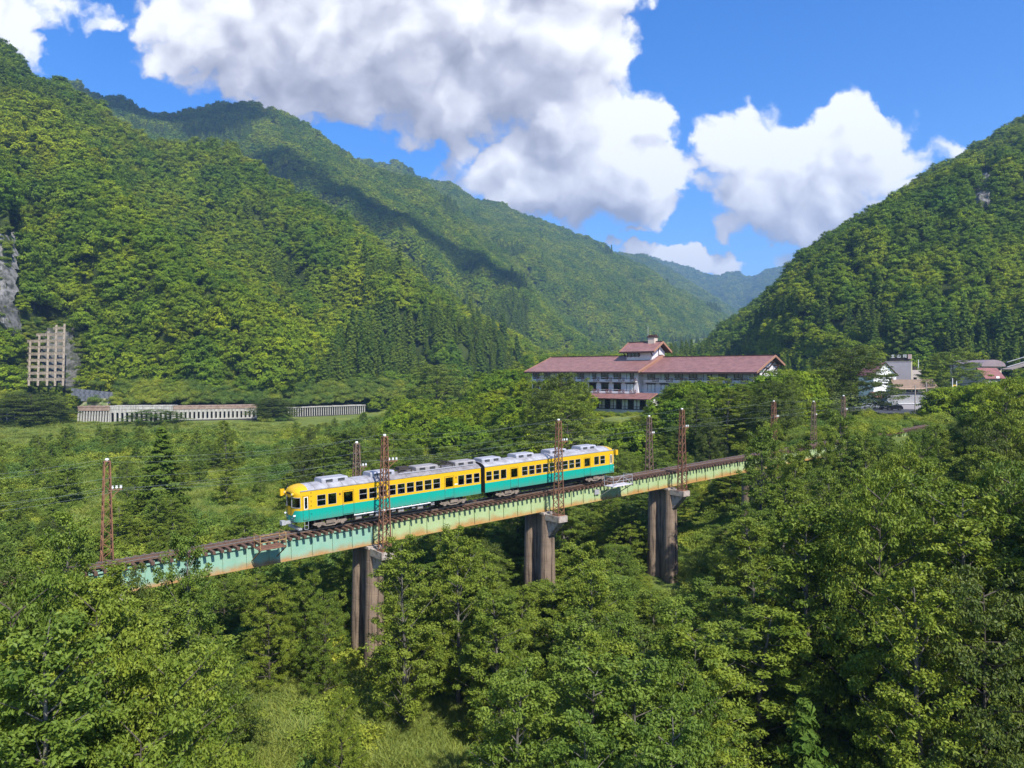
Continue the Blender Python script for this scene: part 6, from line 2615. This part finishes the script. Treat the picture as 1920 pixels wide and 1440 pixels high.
# trees that still read alike are told apart by their order from left to right
ORD = ['leftmost', 'second from left', 'third from left', 'fourth from left', 'fifth from left', 'sixth from left', 'seventh from left', 'eighth from left', 'ninth from left', 'tenth from left', 'eleventh from left', 'twelfth from left', 'thirteenth from left', 'fourteenth from left', 'fifteenth from left', 'sixteenth from left', 'seventeenth from left', 'eighteenth from left', 'nineteenth from left', 'twentieth from left', 'twenty-first from left', 'twenty-second from left']
same = {}
for o in SC.objects:
    if o.get('label') and o.get('category') in ('tree', 'cedar'):
        same.setdefault(o['label'], []).append(o)
for lab, os_ in same.items():
    if len(os_) > 1:
        os_.sort(key=lambda o: o.location.x / o.location.y)
        for k, o in enumerate(os_):
            o['label'] = (ORD[k] if k < len(os_) - 1 or k == 0 else 'rightmost') + ' ' + lab if k < len(ORD) else lab


# undergrowth everywhere between the trees: bushes and tall grass, each one mass
N = 16000
yy = 20 + 320 * rng.random(N) ** 1.35
xx = (rng.uniform(-330, 2250, N) - 960) / F * yy
ss, vv2 = (xx - ORG.x) * TX + (yy - ORG.y) * TY, (xx - ORG.x) * NXY[0] + (yy - ORG.y) * NXY[1]
zg_ = ground_z(xx, yy)
pxs, pys = 960 + F * xx / yy, HZ - F * zg_ / yy
hs = (0.55 + .9 * fbm(xx * .09, yy * .09, 31)) * rng.uniform(.5, 1.5, N)
hs = hs * np.where(yy > 240, 1.6, 1.0)
meadow = (pxs < 520) & (yy > 110) & (fbm(xx * .03, yy * .03, 41, 3) > .47)
clear = ((pxs > 425) & (pxs < 580) & (pys > 1255)) | ((pxs > 690) & (pxs < 880) & (pys > 1320)) | ((pxs > 980) & (pxs < 1065) & (pys > 1370))
carpk = (xx > 68) & (xx < 132) & (yy > 184) & (yy < 226)
road = (yy > 306) & (pxs < 700)
hotelm = ((xx - 3.8) * .643 + (yy - 215) * .766 > -1.6) & (xx > 0) & (xx < 75) & (yy < 250) & ((xx - 3.8) * .766 - (yy - 215) * .643 > -1)
keep = ~(clear | carpk | road | hotelm) & ~((meadow) & (rng.random(N) < .35)) & (hs > .3)
keep &= ~((vv2 > 0) & (vv2 < 6) & (hs > 1.2))
# nothing may stand before the bridge or the train
front = vv2 > 0
capz = np.where(front, np.interp(pxs, [t[0] for t in LIM_FRONT], [t[1] for t in LIM_FRONT]), np.interp(pxs, [t[0] for t in LIM_BACK], [t[1] for t in LIM_BACK]))
keep &= (zg_ + hs * 2.0 < (HZ - capz) / F * yy)
P3 = np.stack([xx, yy, zg_ - .1], 1)
scatter('undergrowth', P3[keep], np.stack([hs, hs, hs * rng.uniform(.8, 1.2, N)], 1)[keep], rng.integers(0, len(BUSH), keep.sum()), BUSH, 'low green bushes filling the ground between the trees')
N = 16000
yg = 20 + 280 * rng.random(N) ** 1.3
xg = (rng.uniform(-330, 1500, N) - 960) / F * yg
zg2 = ground_z(xg, yg)
pg, qg = 960 + F * xg / yg, HZ - F * zg2 / yg
cl = ((pg > 415) & (pg < 590) & (qg > 1250)) | ((pg > 685) & (pg < 885) & (qg > 1320)) | ((pg > 975) & (pg < 1070) & (qg > 1370))
md = (pg < 560) & (yg > 100) & (yg < 300)
kp = cl | md | (rng.random(N) < .15)
kp &= ~((yg > 300)) & ~((xg > 0) & (yg > 170))
hg = rng.uniform(.6, 1.4, N)
scatter('tall_grass', np.stack([xg, yg, zg2 - .05], 1)[kp], hg[kp], rng.integers(0, len(GRASS), kp.sum()), GRASS, 'tall pale grass of the clearings and the meadow')
N = 9000
yt = 62 + 245 * rng.random(N) ** 1.2
pt = rng.uniform(-300, 800, N)
xt = (pt - 960) / F * yt
vt = (xt - ORG.x) * NXY[0] + (yt - ORG.y) * NXY[1]
zt_ = ground_z(xt, yt)
qt = HZ - F * zt_ / yt
st = rng.uniform(.9, 2.1, N) * (.6 + .9 * fbm(xt * .05, yt * .05, 55))
gap = fbm(xt * .028, yt * .022, 57, 3)
grassy = (gap > .53) | ((pt < 330) & (qt > 840) & (qt < 925) & (gap > .50)) | ((pt > 440) & (pt < 580) & (qt > 800) & (qt < 845) & (gap > .4))
cb = np.interp(pt, [t[0] for t in LIM_BACK], [t[1] for t in LIM_BACK])
kt = (vt < -4) & ~grassy & (zt_ + st * 2.0 < (HZ - np.minimum(cb, 800)) / F * yt) & (yt < 304)
YB = [joined('thicket_tree', *y_) for y_ in YOUNG]
vr_ = np.where(rng.random(N) < .10, len(BUSH) + rng.integers(0, len(YB), N), rng.integers(0, len(BUSH), N))
fx = np.where(vr_ >= len(BUSH), .36, 1.0)
scatter('thicket', np.stack([xt, yt, zt_ - .15], 1)[kt], np.stack([st * fx * 1.15, st * fx * 1.15, st * 1.1 * fx], 1)[kt], vr_[kt], BUSH + YB, 'thicket of bushes covering most of the meadow')
N = 900
yb = 34 + 34 * rng.random(N)
pb = rng.uniform(390, 1090, N)
xb_ = (pb - 960) / F * yb
zb_ = ground_z(xb_, yb)
qb = HZ - F * zb_ / yb
kb = (((pb > 395) & (pb < 610) & (qb > 1240)) | ((pb > 660) & (pb < 900) & (qb > 1300)) | ((pb > 960) & (pb < 1090) & (qb > 1350))) & (fbm(xb_ * .25, yb * .25, 63) > .52)
scatter('clearing_bushes', np.stack([xb_, yb, zb_ - .1], 1)[kb], rng.uniform(.4, 1.1, N)[kb], rng.integers(0, len(BUSH), kb.sum()), BUSH, 'low bushes growing in the foreground clearings')
# extra tufts right in the clearings
xs_, ys_ = [], []
M_ = 5200
yc = 36 + 34 * rng.random(M_)
xc = (rng.uniform(400, 1080, M_) - 960) / F * yc
zc_ = ground_z(xc, yc)
pc, qc = 960 + F * xc / yc, HZ - F * zc_ / yc
kc = ((pc > 415) & (pc < 590) & (qc > 1245)) | ((pc > 680) & (pc < 890) & (qc > 1310)) | ((pc > 975) & (pc < 1070) & (qc > 1365))
scatter('clearing_grass', np.stack([xc, yc, zc_ - .05], 1)[kc], rng.uniform(.7, 1.5, M_)[kc], rng.integers(0, len(GRASS), kc.sum()), GRASS, 'reedy yellow green grass of the foreground clearings')

# woods that fill the valley floor beyond: behind the hotel, along the road and over the far terrace
N = 13000
yw = 150 + 1900 * rng.random(N) ** 1.5
xw = (rng.uniform(-500, 2600, N) - 960) / F * yw
zw = ground_z(xw, yw)
pw = 960 + F * xw / yw
hotelw = ((xw - 3.8) * .643 + (yw - 215) * .766 > -6) & ((xw - 3.8) * .643 + (yw - 215) * .766 < 24) & ((xw - 3.8) * .766 - (yw - 215) * .643 > -6) & ((xw - 3.8) * .766 - (yw - 215) * .643 < 76)
vill = (pw > 1600) & (pw < 2000) & (yw > 185) & (yw < 275)
hw_ = rng.uniform(.6, 1.05, N)
lb = np.interp(pw, [t[0] for t in LIM_BACK], [t[1] for t in LIM_BACK])
lb = np.where(pw < 700, np.where(yw > 322, 700, 790), lb)
lb = np.where((yw > 260), np.minimum(lb, 690), lb)
okh = np.where(yw > 430, 99, (HZ - lb) / F * yw - zw)
kw = (yw < 388) & (pw < 735)
kp = ~hotelw & ~vill & ~kw & (okh > 5)
kp &= ~((yw < 185) & (pw < 1000))
hw_ = np.minimum(hw_, okh / 11.5)
cmask = (fbm(xw * .02, yw * .02, 91) > .55) & (pw > 1250) & (yw > 290)
var = np.where(cmask, len(CANOPY) + rng.integers(0, 3, N), rng.integers(0, len(CANOPY), N))
scatter('valley_wood', np.stack([xw, yw, zw - .4], 1)[kp], np.stack([hw_, hw_, hw_], 1)[kp], var[kp], CANOPY + CEDAR_MID, 'wood covering the valley floor beyond the hotel and village')

# bushes on the bank under the hotel lounge
N = 130
bs, bo = rng.uniform(14, 46, N), -rng.uniform(2.5, 12, N)
xk, yk = 3.8 + .766 * bs + .643 * bo, 215 - .643 * bs + .766 * bo
scatter('bank_bushes', np.stack([xk, yk, ground_z(xk, yk) - .1], 1), rng.uniform(.35, .75, N), rng.integers(0, len(BUSH), N), BUSH, 'low bushes on the bank below the hotel')

# road side bushes above and below the galleries
N = 1500
pr = rng.uniform(-150, 760, N)
dr = np.interp(pr, [-150, 100, 300, 480, 680, 760], [303, 312, 316, 332, 376, 400])
up = rng.random(N) < .6
off = np.where(up, rng.uniform(7, 18, N), -rng.uniform(4, 30, N))
yr_ = dr + off
xr_ = (pr - 960) / F * yr_
mz = np.where(up, np.interp(pr, [-150, 100, 300, 480, 560, 760], [-14.5, -14.2, -14.0, -14.3, -15.8, -14]) + (off - 7) * .85, ground_z(xr_, yr_))
sb = rng.uniform(1.0, 2.3, N) * np.where(up, 1.0, .7)
kp = ~((pr > 120) & (pr < 215) & up & (rng.random(N) < .8)) & ~((np.abs(pr - 100) < 60) & up & (off > 9))
lowlim = np.where(up, -99, np.interp(yr_, [260, 380], [0, 0]))
kp &= up | (mz + sb * 2.0 < (HZ - 792) / F * yr_) | ((pr > 490) & (pr < 540)) | (pr < 140)
scatter('roadside_bushes', np.stack([xr_, yr_, mz - .3], 1)[kp], sb[kp], rng.integers(0, len(BUSH), kp.sum()), BUSH, 'bushes overgrowing the road galleries')

pf, Uf, Vf = m_near.sample(60000, 0.35)
xf, yf = img(pf)
kf = ((np.abs(xf - 105) < 62) & (yf > 600) & (yf < 745) & (rng.random(len(xf)) < .35)) | ((xf < 45) & (yf > 400) & (yf < 650) & (rng.random(len(xf)) < .09)) | ((Vf < .07) & (rng.random(len(xf)) < .5) & (xf < 760))
pf = pf[kf] - np.array([0, 2.0, 0])
sf = rng.uniform(.6, 1.5, len(pf))
scatter('slope_bushes', pf, sf, rng.integers(0, len(BUSH), len(pf)), BUSH, 'bushes growing on the rock and at the slope foot')

# ------------------------------------------------------------------ the air of the valley
hz = MB()
hz.bb(-8000, 8000, -700, 9500, -40, 830)
m, w, out = new_mat('valley_air')
pv = w.n('ShaderNodeVolumePrincipled')
pv.inputs['Color'].default_value = (0.36, 0.62, 1.0, 1)
pv.inputs['Density'].default_value = 0.00017
pv.inputs['Anisotropy'].default_value = 0.2
w.link(pv.outputs[0], out.inputs['Volume'])
hzo = hz.build('haze', m)
hzo['kind'] = 'stuff'


# ------------------------------------------------------------------ unseen cumulus above the air box, shaped to shade the middle mountain
def thin_cloud():
    m, w, out = new_mat('thin_cloud')
    d = w.n('ShaderNodeBsdfDiffuse')
    d.inputs[0].default_value = (.9, .9, .9, 1)
    t = w.n('ShaderNodeBsdfTransparent')
    mxs = w.n('ShaderNodeMixShader')
    mxs.inputs[0].default_value = .36
    w.link(t.outputs[0], mxs.inputs[1])
    w.link(d.outputs[0], mxs.inputs[2])
    w.link(mxs.outputs[0], out.inputs[0])
    return m


def cloud_lump(name, spots, label):
    m_ = MB()
    V, Fc = [], []
    r = np.random.default_rng(77)
    nu, nv = 20, 12
    base = 0
    for (cx, cy, cz, rad) in spots:
        th, ph = np.meshgrid(np.linspace(0, 2 * np.pi, nu, endpoint=False), np.linspace(0.02, np.pi - .02, nv), indexing='ij')
        d = np.stack([np.cos(th) * np.sin(ph), np.sin(th) * np.sin(ph), np.cos(ph)], -1)
        k = rad * (1 + .35 * (fbm(th * 1.1 + cx, ph * 2 + cy, 5) - .5))
        p = d * k[..., None] * np.array([1, 1, .55]) + np.array([cx, cy, cz])
        p[..., 2] = np.maximum(p[..., 2], cz - rad * .3)
        V.append(p.reshape(-1, 3))
        for i in range(nu):
            for j in range(nv - 1):
                a, b = i * nv + j, ((i + 1) % nu) * nv + j
                Fc.append((base + a, base + b, base + b + 1, base + a + 1))
        base += nu * nv
    o = put(name, mesh_np(name, np.concatenate(V), np.array(Fc), smooth=True), None, thin_cloud())
    return tag(o, label, kind='stuff')


sp = []


def shade_from(px, py, rad, n, spread):
    """cloud lumps on the sun's ray above a point of the middle mountain"""
    p = slope_point(m_mid, px, py)
    t = (1830 - p.z) / sdir.z
    for _ in range(n):
        sp.append((p.x + sdir.x * t + random.uniform(-1, 1) * spread, p.y + sdir.y * t + random.uniform(-1, 1) * spread, 1835 + random.uniform(0, 40), rad * random.uniform(.7, 1.2)))


for px, py in ((235, 205), (280, 222), (330, 225), (380, 215), (430, 215), (390, 240)):
    shade_from(px, py, 62, 3, 45)
for px, py in ((500, 315), (560, 345), (620, 372), (680, 392), (735, 425), (790, 452), (845, 478), (900, 505), (950, 535)):
    shade_from(px, py, 46, 3, 38)
cloud_lump('cloud', sp, 'unseen cumulus cloud above the valley that shades the middle mountain')

for o in SC.objects:
    if o.get('label') and len(o['label'].split()) > 16:
        print('LONG', o['label'])
